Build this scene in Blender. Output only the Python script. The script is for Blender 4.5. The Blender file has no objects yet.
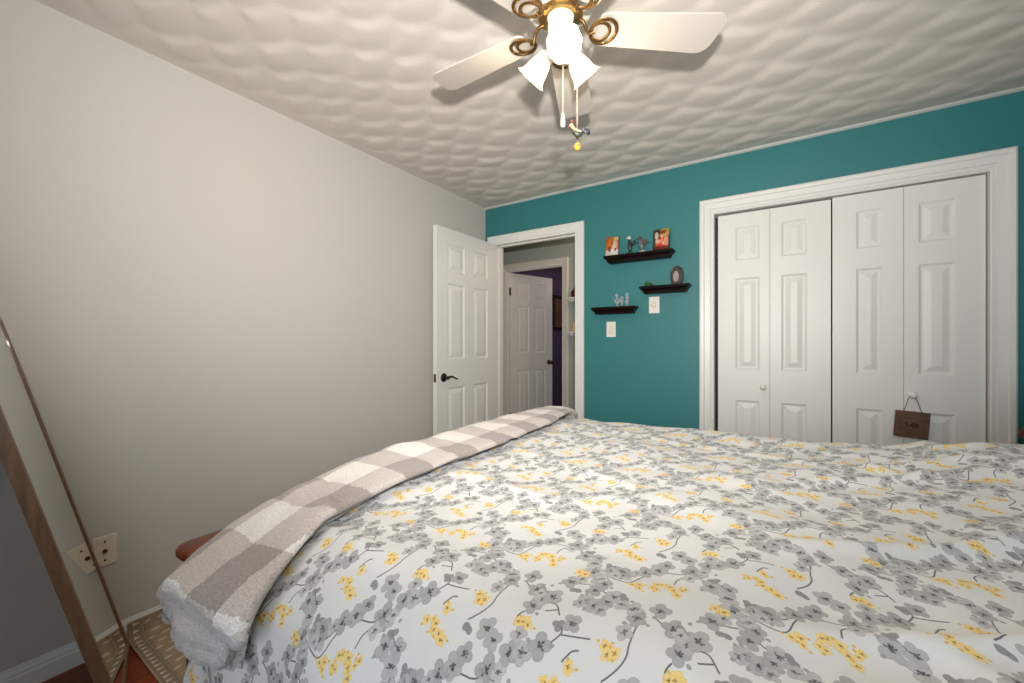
import bpy, bmesh, math, random
import numpy as np
from mathutils import Vector, Matrix

random.seed(7); np.random.seed(7)
R = math.radians
PI = math.pi
COL = bpy.context.scene.collection
S = bpy.context.scene

# ------------------------------------------------------------------ camera
cd = bpy.data.cameras.new('camera'); cam = bpy.data.objects.new('camera', cd); COL.objects.link(cam)
cd.sensor_width = 36.0; cd.lens = 404.0 / 1024.0 * 36.0; cd.clip_start = 0.02
cd.shift_y = 0.5 / 1024.0
cam.location = (0, 0, 1.21); cam.rotation_euler = (R(90), 0, R(33.06))
S.camera = cam

# ------------------------------------------------------------------ colour management, world, lights
S.view_settings.view_transform = 'Standard'; S.view_settings.look = 'None'
S.view_settings.gamma = 1.0; S.view_settings.use_curve_mapping = False
S.view_settings.exposure = -0.06
w = bpy.data.worlds.new('world'); S.world = w; w.use_nodes = True
w.node_tree.nodes['Background'].inputs[0].default_value = (0.75, 0.86, 1.0, 1)
w.node_tree.nodes['Background'].inputs[1].default_value = 1.2

def light(name, kind, loc, energy, color, rot=(0, 0, 0), **kw):
    d = bpy.data.lights.new(name, kind); d.energy = energy; d.color = color
    for k, v in kw.items(): setattr(d, k, v)
    o = bpy.data.objects.new(name, d); COL.objects.link(o); o.location = loc; o.rotation_euler = rot
    return o
# daylight entering by the window in the wall behind the camera
light('window_daylight', 'AREA', (0.25, -0.93, 1.45), 14, (0.88, 0.94, 1.0), (R(90), 0, 0),
      shape='RECTANGLE', size=1.5, size_y=1.1)
# the photographer's flash, tilted up so that it lights the ceiling and walls
light('camera_flash', 'SPOT', (0.05, -0.02, 1.39), 230, (1.0, 0.955, 0.90), (R(112), 0, R(32)),
      spot_size=R(130), spot_blend=1.0, shadow_soft_size=0.025)
# light of the hall lamp
light('hall_lamp', 'POINT', (-1.0, 3.5, 2.2), 9, (1.0, 0.80, 0.58), shadow_soft_size=0.1)
light('far_room_lamp', 'POINT', (-1.6, 5.4, 2.1), 9, (1.0, 0.78, 0.66), shadow_soft_size=0.1)

# ------------------------------------------------------------------ materials
def srgb(r, g, b):
    f = lambda c: (c / 255 / 12.92) if c / 255 <= 0.04045 else ((c / 255 + 0.055) / 1.055) ** 2.4
    return (f(r), f(g), f(b), 1)

def mat(name, col, rough=0.5, metal=0.0, bump=0.0, bscale=60.0, var=0.0, vscale=6.0, **kw):
    m = bpy.data.materials.new(name); m.use_nodes = True
    nt = m.node_tree; b = nt.nodes['Principled BSDF']
    b.inputs['Base Color'].default_value = col; b.inputs['Roughness'].default_value = rough
    b.inputs['Metallic'].default_value = metal
    for k, v in kw.items(): b.inputs[k].default_value = v
    tc = nt.nodes.new('ShaderNodeTexCoord')
    if var > 0:
        n = nt.nodes.new('ShaderNodeTexNoise'); n.inputs['Scale'].default_value = vscale; n.inputs['Detail'].default_value = 4
        nt.links.new(tc.outputs['Object'], n.inputs['Vector'])
        mx = nt.nodes.new('ShaderNodeMix'); mx.data_type = 'RGBA'
        mx.inputs[6].default_value = tuple(c * (1 - var) for c in col[:3]) + (1,)
        mx.inputs[7].default_value = tuple(min(1, c * (1 + var)) for c in col[:3]) + (1,)
        nt.links.new(n.outputs['Fac'], mx.inputs[0]); nt.links.new(mx.outputs[2], b.inputs['Base Color'])
    if bump > 0:
        n = nt.nodes.new('ShaderNodeTexNoise'); n.inputs['Scale'].default_value = bscale; n.inputs['Detail'].default_value = 3
        nt.links.new(tc.outputs['Object'], n.inputs['Vector'])
        bp = nt.nodes.new('ShaderNodeBump'); bp.inputs['Strength'].default_value = bump; bp.inputs['Distance'].default_value = 0.003
        nt.links.new(n.outputs['Fac'], bp.inputs['Height']); nt.links.new(bp.outputs[0], b.inputs['Normal'])
    return m

def wood(name, c1, c2, scale=(1, 12, 12), rough=0.35, coat=0.2):
    m = bpy.data.materials.new(name); m.use_nodes = True
    nt = m.node_tree; b = nt.nodes['Principled BSDF']; b.inputs['Roughness'].default_value = rough
    b.inputs['Coat Weight'].default_value = coat
    tc = nt.nodes.new('ShaderNodeTexCoord'); mp = nt.nodes.new('ShaderNodeMapping'); mp.inputs['Scale'].default_value = scale
    n = nt.nodes.new('ShaderNodeTexNoise'); n.inputs['Scale'].default_value = 4; n.inputs['Detail'].default_value = 6; n.inputs['Distortion'].default_value = 0.6
    cr = nt.nodes.new('ShaderNodeValToRGB'); cr.color_ramp.elements[0].position = 0.3; cr.color_ramp.elements[1].position = 0.7
    cr.color_ramp.elements[0].color = c1; cr.color_ramp.elements[1].color = c2
    L = nt.links.new
    L(tc.outputs['Object'], mp.inputs[0]); L(mp.outputs[0], n.inputs['Vector']); L(n.outputs['Fac'], cr.inputs[0]); L(cr.outputs[0], b.inputs['Base Color'])
    return m

def emis(name, col, st):
    m = bpy.data.materials.new(name); m.use_nodes = True
    b = m.node_tree.nodes['Principled BSDF']; b.inputs['Base Color'].default_value = (0.9, 0.9, 0.9, 1)
    b.inputs['Emission Color'].default_value = col; b.inputs['Emission Strength'].default_value = st
    return m

M = {}
M['wall_grey'] = mat('wall_grey', (0.59, 0.565, 0.53, 1), 0.6, bump=0.08, bscale=180)
M['teal'] = mat('teal_paint', (0.030, 0.195, 0.205, 1), 0.5, bump=0.08, bscale=180)
M['hall'] = mat('hall_paint', (0.36, 0.40, 0.37, 1), 0.6, bump=0.05)
M['purple'] = mat('purple_paint', (0.11, 0.08, 0.18, 1), 0.6, bump=0.05)
M['trim'] = mat('trim_paint', (0.80, 0.79, 0.77, 1), 0.35, bump=0.03, bscale=90)
M['door'] = mat('door_paint', (0.80, 0.79, 0.765, 1), 0.4, bump=0.05, bscale=140)
M['plastic'] = mat('plate_plastic', (0.82, 0.80, 0.75, 1), 0.3, bump=0.02)
M['ivory'] = mat('ivory_plastic', (0.80, 0.72, 0.60, 1), 0.35, bump=0.02)
M['dark'] = mat('dark_metal', (0.05, 0.04, 0.035, 1), 0.35, 0.8, bump=0.05)
M['bronze'] = mat('bronze', (0.16, 0.10, 0.05, 1), 0.3, 0.9, var=0.3, vscale=30)
M['brass'] = mat('brass', (0.42, 0.28, 0.10, 1), 0.3, 1.0, var=0.25, vscale=25)
M['oldbrass'] = mat('aged_brass', (0.15, 0.082, 0.024, 1), 0.4, 0.8, var=0.4, vscale=40)
M['chrome'] = mat('chrome', (0.7, 0.7, 0.7, 1), 0.2, 1.0, var=0.05)
M['fan_white'] = mat('fan_white', (0.80, 0.78, 0.74, 1), 0.35, bump=0.02)
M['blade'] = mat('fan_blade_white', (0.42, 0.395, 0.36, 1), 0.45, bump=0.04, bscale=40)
M['floor'] = None
M['red_wood'] = wood('red_brown_wood', srgb(70, 25, 5), srgb(136, 60, 15), (14, 1.2, 14), 0.42, 0.05)
M['espresso'] = wood('espresso_wood', (0.004, 0.0015, 0.0015, 1), (0.010, 0.0035, 0.003, 1), (1.5, 12, 12), 0.45, 0.0)
M['espresso'].node_tree.nodes['Principled BSDF'].inputs['Specular IOR Level'].default_value = 0.15
M['mirror_frame'] = wood('mirror_frame_brown', srgb(104, 80, 60), srgb(134, 102, 76), (12, 12, 1.5), 0.4, 0.2)
M['black'] = mat('black_metal', (0.012, 0.012, 0.012, 1), 0.5, bump=0.03)
M['mattress'] = mat('mattress_cloth', (0.75, 0.75, 0.73, 1), 0.8, bump=0.2)
M['gap'] = mat('closet_inside', (0.30, 0.29, 0.28, 1), 0.8, bump=0.05)

# floor: red-brown boards running along the room
def floor_mat():
    m = bpy.data.materials.new('red_brown_floorboards'); m.use_nodes = True
    nt = m.node_tree; b = nt.nodes['Principled BSDF']; b.inputs['Roughness'].default_value = 0.28
    tc = nt.nodes.new('ShaderNodeTexCoord')
    br = nt.nodes.new('ShaderNodeTexBrick'); br.inputs['Scale'].default_value = 1.0
    br.inputs['Brick Width'].default_value = 1.2; br.inputs['Row Height'].default_value = 0.12
    br.inputs['Mortar Size'].default_value = 0.0015; br.inputs['Bias'].default_value = 0
    br.inputs['Color1'].default_value = srgb(146, 60, 14); br.inputs['Color2'].default_value = srgb(104, 42, 10)
    br.inputs['Mortar'].default_value = srgb(30, 12, 8)
    rot = nt.nodes.new('ShaderNodeMapping'); rot.inputs['Rotation'].default_value = (0, 0, R(90))
    mp = nt.nodes.new('ShaderNodeMapping'); mp.inputs['Scale'].default_value = (26, 1.6, 1)
    n = nt.nodes.new('ShaderNodeTexNoise'); n.inputs['Scale'].default_value = 3; n.inputs['Detail'].default_value = 8; n.inputs['Distortion'].default_value = 0.8
    mx = nt.nodes.new('ShaderNodeMix'); mx.data_type = 'RGBA'; mx.blend_type = 'MULTIPLY'; mx.inputs[0].default_value = 0.75
    cr = nt.nodes.new('ShaderNodeValToRGB'); cr.color_ramp.elements[0].color = (0.35, 0.3, 0.3, 1); cr.color_ramp.elements[1].color = (1.2, 1.1, 1.05, 1)
    cr.color_ramp.elements[0].position = 0.3; cr.color_ramp.elements[1].position = 0.65
    L = nt.links.new
    L(tc.outputs['Object'], rot.inputs[0]); L(rot.outputs[0], br.inputs['Vector']); L(tc.outputs['Object'], mp.inputs[0]); L(mp.outputs[0], n.inputs['Vector'])
    L(n.outputs['Fac'], cr.inputs[0]); L(br.outputs['Color'], mx.inputs[6]); L(cr.outputs[0], mx.inputs[7]); L(mx.outputs[2], b.inputs['Base Color'])
    return m
M['floor'] = floor_mat()

# ------------------------------------------------------------------ mesh builder
class MB:
    def __init__(s): s.v = []; s.f = []; s.mi = []; s.uv = {}; s.cur = 0
    def add(s, vs, fs, mi=None):
        b = len(s.v); s.v += [tuple(map(float, p)) for p in vs]
        for f in fs: s.f.append(tuple(b + i for i in f)); s.mi.append(s.cur if mi is None else mi)
    def box(s, x0, y0, z0, x1, y1, z1, mi=None):
        vs = [(x0, y0, z0), (x1, y0, z0), (x1, y1, z0), (x0, y1, z0), (x0, y0, z1), (x1, y0, z1), (x1, y1, z1), (x0, y1, z1)]
        s.add(vs, [(0, 3, 2, 1), (4, 5, 6, 7), (0, 1, 5, 4), (1, 2, 6, 5), (2, 3, 7, 6), (3, 0, 4, 7)], mi)
    def loft(s, loops, cap=True, closed=True, mi=None):
        n = len(loops[0]); vs = [p for l in loops for p in l]; fs = []
        for k in range(len(loops) - 1):
            for i in range(n if closed else n - 1):
                j = (i + 1) % n
                fs.append((k * n + i, k * n + j, (k + 1) * n + j, (k + 1) * n + i))
        if cap:
            fs.append(tuple(reversed(range(n)))); fs.append(tuple((len(loops) - 1) * n + i for i in range(n)))
        s.add(vs, fs, mi)
    def lathe(s, o, d, prof, seg=24, mi=None, wob=None):
        o = Vector(o); d = Vector(d).normalized()
        a = d.orthogonal().normalized(); b = d.cross(a)
        loops = []
        for r, h in prof:
            l = []
            for i in range(seg):
                t = 2 * PI * i / seg; rr = r * (1 + (wob(t, h) if wob else 0))
                l.append(o + d * h + (a * math.cos(t) + b * math.sin(t)) * max(rr, 1e-5))
            loops.append(l)
        s.loft(loops, True, True, mi)
    def tube(s, pts, r, seg=8, closed=False, mi=None, flat=1.0, up=None):
        pts = [Vector(p) for p in pts]; n = len(pts); loops = []
        rs = r if isinstance(r, (list, tuple)) else [r] * n
        prev = None
        for i, p in enumerate(pts):
            if closed: t = (pts[(i + 1) % n] - pts[i - 1]).normalized()
            else: t = (pts[min(i + 1, n - 1)] - pts[max(i - 1, 0)]).normalized()
            if up is not None: a = (Vector(up) - t * t.dot(Vector(up))).normalized()
            elif prev is None: a = t.orthogonal().normalized()
            else: a = (prev - t * t.dot(prev)).normalized()
            prev = a; b = t.cross(a)
            loops.append([p + (a * math.cos(2 * PI * k / seg) * flat + b * math.sin(2 * PI * k / seg)) * rs[i] for k in range(seg)])
        if closed: loops.append(loops[0])
        s.loft(loops, not closed, True, mi)
    def prism(s, poly, axis_o, ex, ey, ez, t, mi=None):
        """polygon in ex,ey plane, extruded along ez by t"""
        ex, ey, ez, o = Vector(ex), Vector(ey), Vector(ez), Vector(axis_o)
        l0 = [o + ex * x + ey * y for x, y in poly]; l1 = [p + ez * t for p in l0]
        s.loft([l0, l1], True, True, mi)
    def build(s, name, mats, parent=None, origin=None, smooth=False, auto=None, bevel=0, xf=None, merge=True):
        me = bpy.data.meshes.new(name)
        if xf is not None: s.v = [tuple(xf @ Vector(p)) for p in s.v]
        if parent is not None:
            o = root_loc(parent)
        elif origin is not None: o = origin
        else:
            a = np.array(s.v); o = ((a[:, 0].min() + a[:, 0].max()) / 2, (a[:, 1].min() + a[:, 1].max()) / 2, a[:, 2].min())
        vs = [(p[0] - o[0], p[1] - o[1], p[2] - o[2]) for p in s.v]
        me.from_pydata(vs, [], s.f)
        mats = mats if isinstance(mats, (list, tuple)) else [mats]
        for m in mats: me.materials.append(m)
        if len(mats) > 1: me.polygons.foreach_set('material_index', s.mi)
        bm = bmesh.new(); bm.from_mesh(me)
        if merge: bmesh.ops.remove_doubles(bm, verts=bm.verts, dist=1e-5)
        bmesh.ops.recalc_face_normals(bm, faces=bm.faces); bm.to_mesh(me); bm.free()
        ob = bpy.data.objects.new(name, me); COL.objects.link(ob)
        if parent is not None: ob.parent = parent
        else: ob.location = o
        if bevel:
            md = ob.modifiers.new('bevel', 'BEVEL'); md.width = bevel; md.segments = 2; md.limit_method = 'ANGLE'; md.angle_limit = R(40)
        if smooth or auto:
            for p in me.polygons: p.use_smooth = True
            if auto:
                me.set_sharp_from_angle(angle=R(auto))
        return ob

def root_loc(o):
    while o.parent is not None: o = o.parent
    return o.location

def tag(o, label=None, cat=None, group=None, kind=None):
    if label: o['label'] = label
    if cat: o['category'] = cat
    if group: o['group'] = group
    if kind: o['kind'] = kind
    return o
def thing(name, loc, label, cat, group=None):
    o = bpy.data.objects.new(name, None); COL.objects.link(o); o.location = loc; o.empty_display_size = 0.05
    return tag(o, label, cat, group)
def struct(o): o['kind'] = 'structure'; return o

# ------------------------------------------------------------------ room shell
XL, XR, YB, YF, H = -2.198, 1.25, -0.98, 2.936, 2.42
HY = 4.03            # hall's far wall
b = MB(); b.box(-4.3, YB - 0.1, -0.12, 2.2, 7.6, 0); struct(b.build('floor', M['floor'], origin=(0, 0, 0)))

b = MB(); b.box(XL - 0.12, YB - 0.1, 0, XL, YF, H); struct(b.build('wall_left', M['wall_grey']))
b = MB(); b.box(XR, YB - 0.1, 0, XR + 0.12, YF, H); struct(b.build('wall_right', M['teal']))
# back wall with the window opening
b = MB(); wx0, wx1, wz0, wz1 = -0.55, 1.05, 0.88, 2.05
b.box(XL, YB - 0.12, 0, wx0, YB, H); b.box(wx1, YB - 0.12, 0, XR, YB, H)
b.box(wx0, YB - 0.12, 0, wx1, YB, wz0); b.box(wx0, YB - 0.12, wz1, wx1, YB, H)
struct(b.build('wall_back', M['wall_grey']))
b = MB(); c = 0.07
for (x0, x1, z0, z1) in ((wx0 - c, wx0 + .02, wz0 - c, wz1 + c), (wx1 - .02, wx1 + c, wz0 - c, wz1 + c), (wx0, wx1, wz0 - c, wz0 + .02), (wx0, wx1, wz1 - .02, wz1 + c), ((wx0 + wx1) / 2 - .02, (wx0 + wx1) / 2 + .02, wz0, wz1)):
    b.box(x0, YB - 0.11, z0, x1, YB + 0.012, z1)
struct(b.build('window_1', M['trim'], bevel=0.003))

# teal wall with doorway and closet opening (room side teal, the rest hall paint)
D0, D1, DH = -2.105, -1.300, 2.090
C0, C1, CH = -0.345, 0.893, 2.055
b = MB()
def wseg(x0, x1, z0, z1):
    b.box(x0, YF, z0, x1, YF + 0.012, z1, 0); b.box(x0, YF + 0.012, z0, x1, YF + 0.12, z1, 1)
wseg(XL, D0, 0, H); wseg(D0, D1, DH, H); wseg(D1, C0, 0, H); wseg(C0, C1, CH, H); wseg(C1, XR, 0, H)
struct(b.build('wall_far', [M['teal'], M['hall']], merge=False))
# closet box behind the bifold doors
b = MB(); b.box(C0 - .25, YF + .75, 0, C1 + .3, YF + .8, H); b.box(C0 - .3, YF + .12, 0, C0 - .25, YF + .8, H); b.box(C1 + .3, YF + .12, 0, C1 + .35, YF + .8, H)
struct(b.build('wall_closet', M['gap']))
# hall shell
b = MB(); hx0, hx1 = -2.72, -1.945
def hseg(x0, x1, z0, z1):
    b.box(x0, HY, z0, x1, HY + 0.02, z1, 0); b.box(x0, HY + 0.02, z0, x1, HY + 0.11, z1, 1)
hseg(-3.9, hx0, 0, H); hseg(hx0, hx1, 2.078, H); hseg(hx1, -0.62, 0, H)
struct(b.build('wall_hall_far', [M['hall'], M['purple']], merge=False))
b = MB(); b.box(-3.9, YF + .0, 0, -3.8, HY, H); struct(b.build('wall_hall_left', M['hall']))
b = MB(); b.box(-3.8, YF, 0, XL - 0.12, YF + .12, H); struct(b.build('wall_hall_near', M['hall']))
b = MB(); b.box(-0.66, YF + .12, 0, -0.6, HY, H); struct(b.build('wall_hall_right', M['hall']))
# purple room beyond
b = MB(); b.box(-2.97, HY + .11, 0, -2.85, 7.2, H); struct(b.build('wall_purple_left', M['purple']))
b = MB(); b.box(-2.85, 7.2, 0, -0.6, 7.3, H); struct(b.build('wall_purple_far', M['purple']))
b = MB(); b.box(-0.66, HY + .11, 0, -0.6, 7.2, H); struct(b.build('wall_purple_right', M['purple']))
b = MB(); b.box(-3.9, YF, H, -0.55, 7.4, H + .1); b.box(-0.6, YF, H, XR + .2, YF + .9, H + .1)
struct(b.build('ceiling_hall', M['wall_grey']))

# ceiling: overlapping hand-combed plaster fans, real relief
def ceiling():
    st = 0.0105
    xs = np.arange(XL - 0.005, XR + st, st); ys = np.arange(YB - 0.005, YF + st, st)
    X, Y = np.meshgrid(xs, ys, indexing='xy')
    dv, du, Rr = 0.118, 0.27, 0.172
    best = np.full(X.shape, np.nan)
    rng = np.random.default_rng(3)
    k0 = int((YB - .5) / dv); k1 = int((YF + .5) / dv)
    T = np.zeros_like(X); A = np.zeros_like(X); done = np.zeros(X.shape, bool)
    for k in range(k0, k1):
        off = (k % 2) * du / 2 + rng.normal() * 0.012
        for i in range(int((XL - .5) / du), int((XR + .5) / du) + 1):
            cx = i * du + off + rng.normal() * 0.012; cy = k * dv + rng.normal() * 0.008
            ex = (X - cx) / 1.0; ey = (Y - cy)
            rho = np.sqrt(ex ** 2 + ey ** 2) / (Rr * (1 + rng.normal() * 0.03))
            m = (rho < 1) & (~done)
            t = rho[m]
            T[m] = (1 - t ** 2.2) * (1.0 + rng.normal() * 0.12) ; A[m] = t * Rr
            done |= m
    edge = np.minimum.reduce([X - XL, XR - X, YF - Y, Y - YB])
    fade = np.clip((edge - 0.03) / 0.10, 0, 1)
    def blur(a, k):
        for ax in (0, 1):
            a = sum(wt * np.roll(a, j, ax) for j, wt in zip(range(-k, k + 1), kern(k)))
        return a
    def kern(k):
        g = np.exp(-np.arange(-k, k + 1) ** 2 / (2 * (k / 2) ** 2)); return g / g.sum()
    Z = H - 0.0125 * blur(T, 3) * fade
    n, m_ = X.shape
    me = bpy.data.meshes.new('ceiling')
    co = np.stack([X, Y, Z], -1).reshape(-1, 3).astype(np.float32)
    idx = np.arange(n * m_).reshape(n, m_)
    q = np.stack([idx[:-1, :-1], idx[1:, :-1], idx[1:, 1:], idx[:-1, 1:]], -1).reshape(-1, 4)
    me.vertices.add(len(co)); me.vertices.foreach_set('co', co.ravel())
    me.loops.add(q.size); me.loops.foreach_set('vertex_index', q.ravel().astype(np.int32))
    me.polygons.add(len(q)); me.polygons.foreach_set('loop_start', (np.arange(len(q)) * 4).astype(np.int32))
    me.polygons.foreach_set('use_smooth', np.ones(len(q), bool))
    at = me.attributes.new('rho', 'FLOAT', 'POINT'); at.data.foreach_set('value', A.ravel().astype(np.float32))
    at = me.attributes.new('fade', 'FLOAT', 'POINT'); at.data.foreach_set('value', fade.ravel().astype(np.float32))
    me.update(); me.validate()
    m = bpy.data.materials.new('combed_plaster'); m.use_nodes = True; nt = m.node_tree; bs = nt.nodes['Principled BSDF']
    bs.inputs['Base Color'].default_value = (0.68, 0.635, 0.58, 1); bs.inputs['Roughness'].default_value = 0.75
    a = nt.nodes.new('ShaderNodeAttribute'); a.attribute_name = 'rho'
    mu = nt.nodes.new('ShaderNodeMath'); mu.operation = 'MULTIPLY'; mu.inputs[1].default_value = 2 * PI / 0.013
    si = nt.nodes.new('ShaderNodeMath'); si.operation = 'SINE'
    tc = nt.nodes.new('ShaderNodeTexCoord'); no = nt.nodes.new('ShaderNodeTexNoise'); no.inputs['Scale'].default_value = 45
    ad = nt.nodes.new('ShaderNodeMath'); ad.operation = 'MULTIPLY_ADD'; ad.inputs[1].default_value = 0.5
    bp = nt.nodes.new('ShaderNodeBump'); bp.inputs['Strength'].default_value = 0.16; bp.inputs['Distance'].default_value = 0.0012
    L = nt.links.new
    L(a.outputs['Fac'], mu.inputs[0]); L(mu.outputs[0], si.inputs[0]); L(si.outputs[0], ad.inputs[0]); L(no.outputs['Fac'], ad.inputs[2])
    L(tc.outputs['Object'], no.inputs['Vector']); L(ad.outputs[0], bp.inputs['Height']); L(bp.outputs[0], bs.inputs['Normal'])
    me.materials.append(m)
    o = bpy.data.objects.new('ceiling', me); COL.objects.link(o)
    struct(o)
    b = MB(); b.box(XL - .1, YB - .1, H + .004, XR + .1, YF, H + .1); struct(b.build('ceiling_slab', M['trim']))
ceiling()
b = MB(); b.prism([(0, 0), (0, -0.016), (-0.006, -0.014), (-0.012, -0.008), (-0.014, 0)], (XL, YF, H), (0, 1, 0), (0, 0, 1), (1, 0, 0), XR - XL)
struct(b.build('trim_1', mat('ceiling_bead', (0.5, 0.52, 0.5, 1), 0.5, bump=.03)))

# baseboards
BP = [(0, 0), (0.014, 0), (0.014, 0.055), (0.011, 0.062), (0.011, 0.070), (0.006, 0.082), (0.004, 0.090), (0, 0.090)]
def baseboard(name, p0, p1, inward):
    p0, p1 = Vector(p0), Vector(p1); d = (p1 - p0); L = d.length; d.normalize()
    b = MB(); b.prism(BP, p0, inward, (0, 0, 1), d, L); return struct(b.build(name, M['trim']))
baseboard('baseboard_left', (XL, YB, 0), (XL, YF, 0), (1, 0, 0))
baseboard('baseboard_back', (XL, YB, 0), (XR, YB, 0), (0, 1, 0))
baseboard('baseboard_right', (XR, YB, 0), (XR, YF, 0), (-1, 0, 0))
baseboard('baseboard_far', (D1 + .07, YF, 0), (C0 - .09, YF, 0), (0, -1, 0))
baseboard('baseboard_hall', (hx1 + .07, HY, 0), (-.66, HY, 0), (0, -1, 0))

def casing(name, x0, x1, z1, y, prof, sgn=-1, z0=0.0, m=None):
    """mitred moulding round an opening; prof = [(offset outward, protrusion)]"""
    b = MB(); loops = [[], [], [], []]
    for o, p in prof:
        yy = y + sgn * p
        loops[0].append((x0 - o, yy, z0)); loops[1].append((x0 - o, yy, z1 + o)); loops[2].append((x1 + o, yy, z1 + o)); loops[3].append((x1 + o, yy, z0))
    b.loft(loops); return struct(b.build(name, m or M['trim']))
DP = [(0.0, 0.0), (0.0, 0.010), (0.008, 0.013), (0.036, 0.016), (0.042, 0.020), (0.054, 0.020), (0.060, 0.014), (0.060, 0.0)]
CP = [(0.0, 0.0), (0.0, 0.008), (0.006, 0.011), (0.014, 0.011), (0.016, 0.007), (0.020, 0.007), (0.024, 0.014), (0.055, 0.017), (0.060, 0.024), (0.078, 0.026), (0.086, 0.020), (0.088, 0.0)]
casing('trim_2', D0, D1, DH, YF, DP)
casing('trim_3', C0 + .012, C1 - .012, CH + 0.0, YF, [(o + 0.0, p) for o, p in CP])
casing('trim_4', hx0, hx1, 2.078, HY, DP, m=mat('hall_trim_paint', (0.72, 0.68, 0.60, 1), 0.4, bump=.03))
def jamb(name, x0, x1, z1, y0, y1, t=0.02, stop=None, m=None):
    b = MB(); b.box(x0, y0, 0, x0 + t, y1, z1); b.box(x1 - t, y0, 0, x1, y1, z1); b.box(x0 + t, y0, z1 - t, x1 - t, y1, z1)
    if stop is not None:
        b.box(x0 + t, stop, 0, x0 + t + .01, stop + .035, z1 - t); b.box(x1 - t - .01, stop, 0, x1 - t, stop + .035, z1 - t); b.box(x0 + t, stop, z1 - t - .01, x1 - t, stop + .035, z1 - t)
    return struct(b.build(name, m or M['trim'], merge=False))
jamb('trim_5', D0, D1, DH, YF - .003, YF + .123, 0.018, YF + .05)
jamb('trim_6', C0, C1, CH + .004, YF - .002, YF + .12, 0.012)
jamb('trim_7', hx0, hx1, 2.078, HY - .003, HY + .11, 0.018, HY + .03)

# ------------------------------------------------------------------ panelled doors
def slab(b, w, z1, t, panels, z0=0.008, front=True, back=True, dep=0.008):
    """door slab local x 0..w, y 0..t, with moulded raised panels; panels=[(x0,x1,z0,z1)]"""
    xs = sorted({0, w} | {p[0] for p in panels} | {p[1] for p in panels})
    zs = sorted({z0, z1} | {p[2] for p in panels} | {p[3] for p in panels})
    def inp(x, z): return any(p[0] < x < p[1] and p[2] < z < p[3] for p in panels)
    for side in ((0, 1) if back else (0,)):
        y = 0 if side == 0 else t; s = 1 if side == 0 else -1
        for i in range(len(xs) - 1):
            for j in range(len(zs) - 1):
                if not inp((xs[i] + xs[i + 1]) / 2, (zs[j] + zs[j + 1]) / 2):
                    b.add([(xs[i], y, zs[j]), (xs[i + 1], y, zs[j]), (xs[i + 1], y, zs[j + 1]), (xs[i], y, zs[j + 1])], [(0, 1, 2, 3)])
        for (px0, px1, pz0, pz1) in panels:
            loops = []
            for ins, d in ((0, 0), (0.004, dep * .35), (0.012, dep), (0.020, dep), (0.024, dep * .9), (0.046, dep * 0.15), (0.049, dep * .1)):
                loops.append([(px0 + ins, y + s * d, pz0 + ins), (px1 - ins, y + s * d, pz0 + ins), (px1 - ins, y + s * d, pz1 - ins), (px0 + ins, y + s * d, pz1 - ins)])
            b.loft(loops, cap=False); b.add(loops[-1], [(0, 1, 2, 3)])
    if not back: b.add([(0, t, z0), (w, t, z0), (w, t, z1), (0, t, z1)], [(0, 1, 2, 3)])
    for p in (((0, 0, z0), (0, t, z0), (0, t, z1), (0, 0, z1)), ((w, 0, z0), (w, t, z0), (w, t, z1), (w, 0, z1)), ((0, 0, z0), (w, 0, z0), (w, t, z0), (0, t, z0)), ((0, 0, z1), (w, 0, z1), (w, t, z1), (0, t, z1))):
        b.add(p, [(0, 1, 2, 3)])
def six(w):
    s, c = 0.118, 0.105; x = [(s, w / 2 - c / 2), (w / 2 + c / 2, w - s)]
    return [(a, b_, z0, z1) for a, b_ in x for z0, z1 in ((0.24, 0.865), (1.075, 1.655), (1.745, 1.955))]
# bedroom door: hinged at the left jamb, swung 90 degrees against the left wall
DW = 0.742
b = MB(); slab(b, DW, 2.068, 0.035, six(DW))
# local x -> -Y from hinge, local y -> -X (front faces +X)
xf = Matrix.Translation((-2.068, 2.912, 0)) @ Matrix(((0, -1, 0, 0), (-1, 0, 0, 0), (0, 0, 1, 0), (0, 0, 0, 1)))
d1 = struct(b.build('door_1', M['door'], xf=xf))
def lever(parent, o, nrm, along, m):
    o, nrm, along = Vector(o), Vector(nrm), Vector(along); b = MB()
    b.lathe(o, nrm, [(0.033, 0), (0.033, 0.003), (0.029, 0.008), (0.018, 0.011), (0.011, 0.013), (0.011, 0.040), (0.013, 0.046), (0.010, 0.052)], 24)
    pts = []; rs = []
    for i in range(12):
        t = i / 11; pts.append(o + nrm * 0.046 + along * (t * 0.105) + Vector((0, 0, 1)) * (0.009 * math.sin(t * PI * 1.6) - .004 * t)); rs.append(0.0085 - 0.0035 * t)
    b.tube(pts, rs, 10)
    return b.build('door_handle', m, parent, smooth=False, auto=40)
lever(d1, (-2.068, 2.912 - DW + 0.075, 0.945), (1, 0, 0), (0, 1, 0), M['dark'])
lever(d1, (-2.103, 2.912 - DW + 0.075, 0.945), (-1, 0, 0), (0, 1, 0), M['dark'])
b = MB(); b.box(-2.096, 2.912 - DW - .0015, 0.915, -2.075, 2.912 - DW + .001, 0.975); b.lathe((-2.0855, 2.912 - DW - .001, .945), (0, -1, 0), [(.007, 0), (.007, .006), (.004, .009)], 10)
b.build('latch', M['bronze'], d1)
for z in (0.25, 1.05, 1.85):
    b = MB(); b.lathe((-2.108, 2.918, z - .045), (0, 0, 1), [(.006, 0), (.006, .09)], 10); b.lathe((-2.108, 2.918, z + .045), (0, 0, 1), [(.004, 0), (.006, .004), (.002, .010)], 10)
    b.box(-2.104, 2.9122, z - .045, -2.078, 2.915, z + .045)
    b.build('hinge', M['bronze'], d1)

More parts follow.
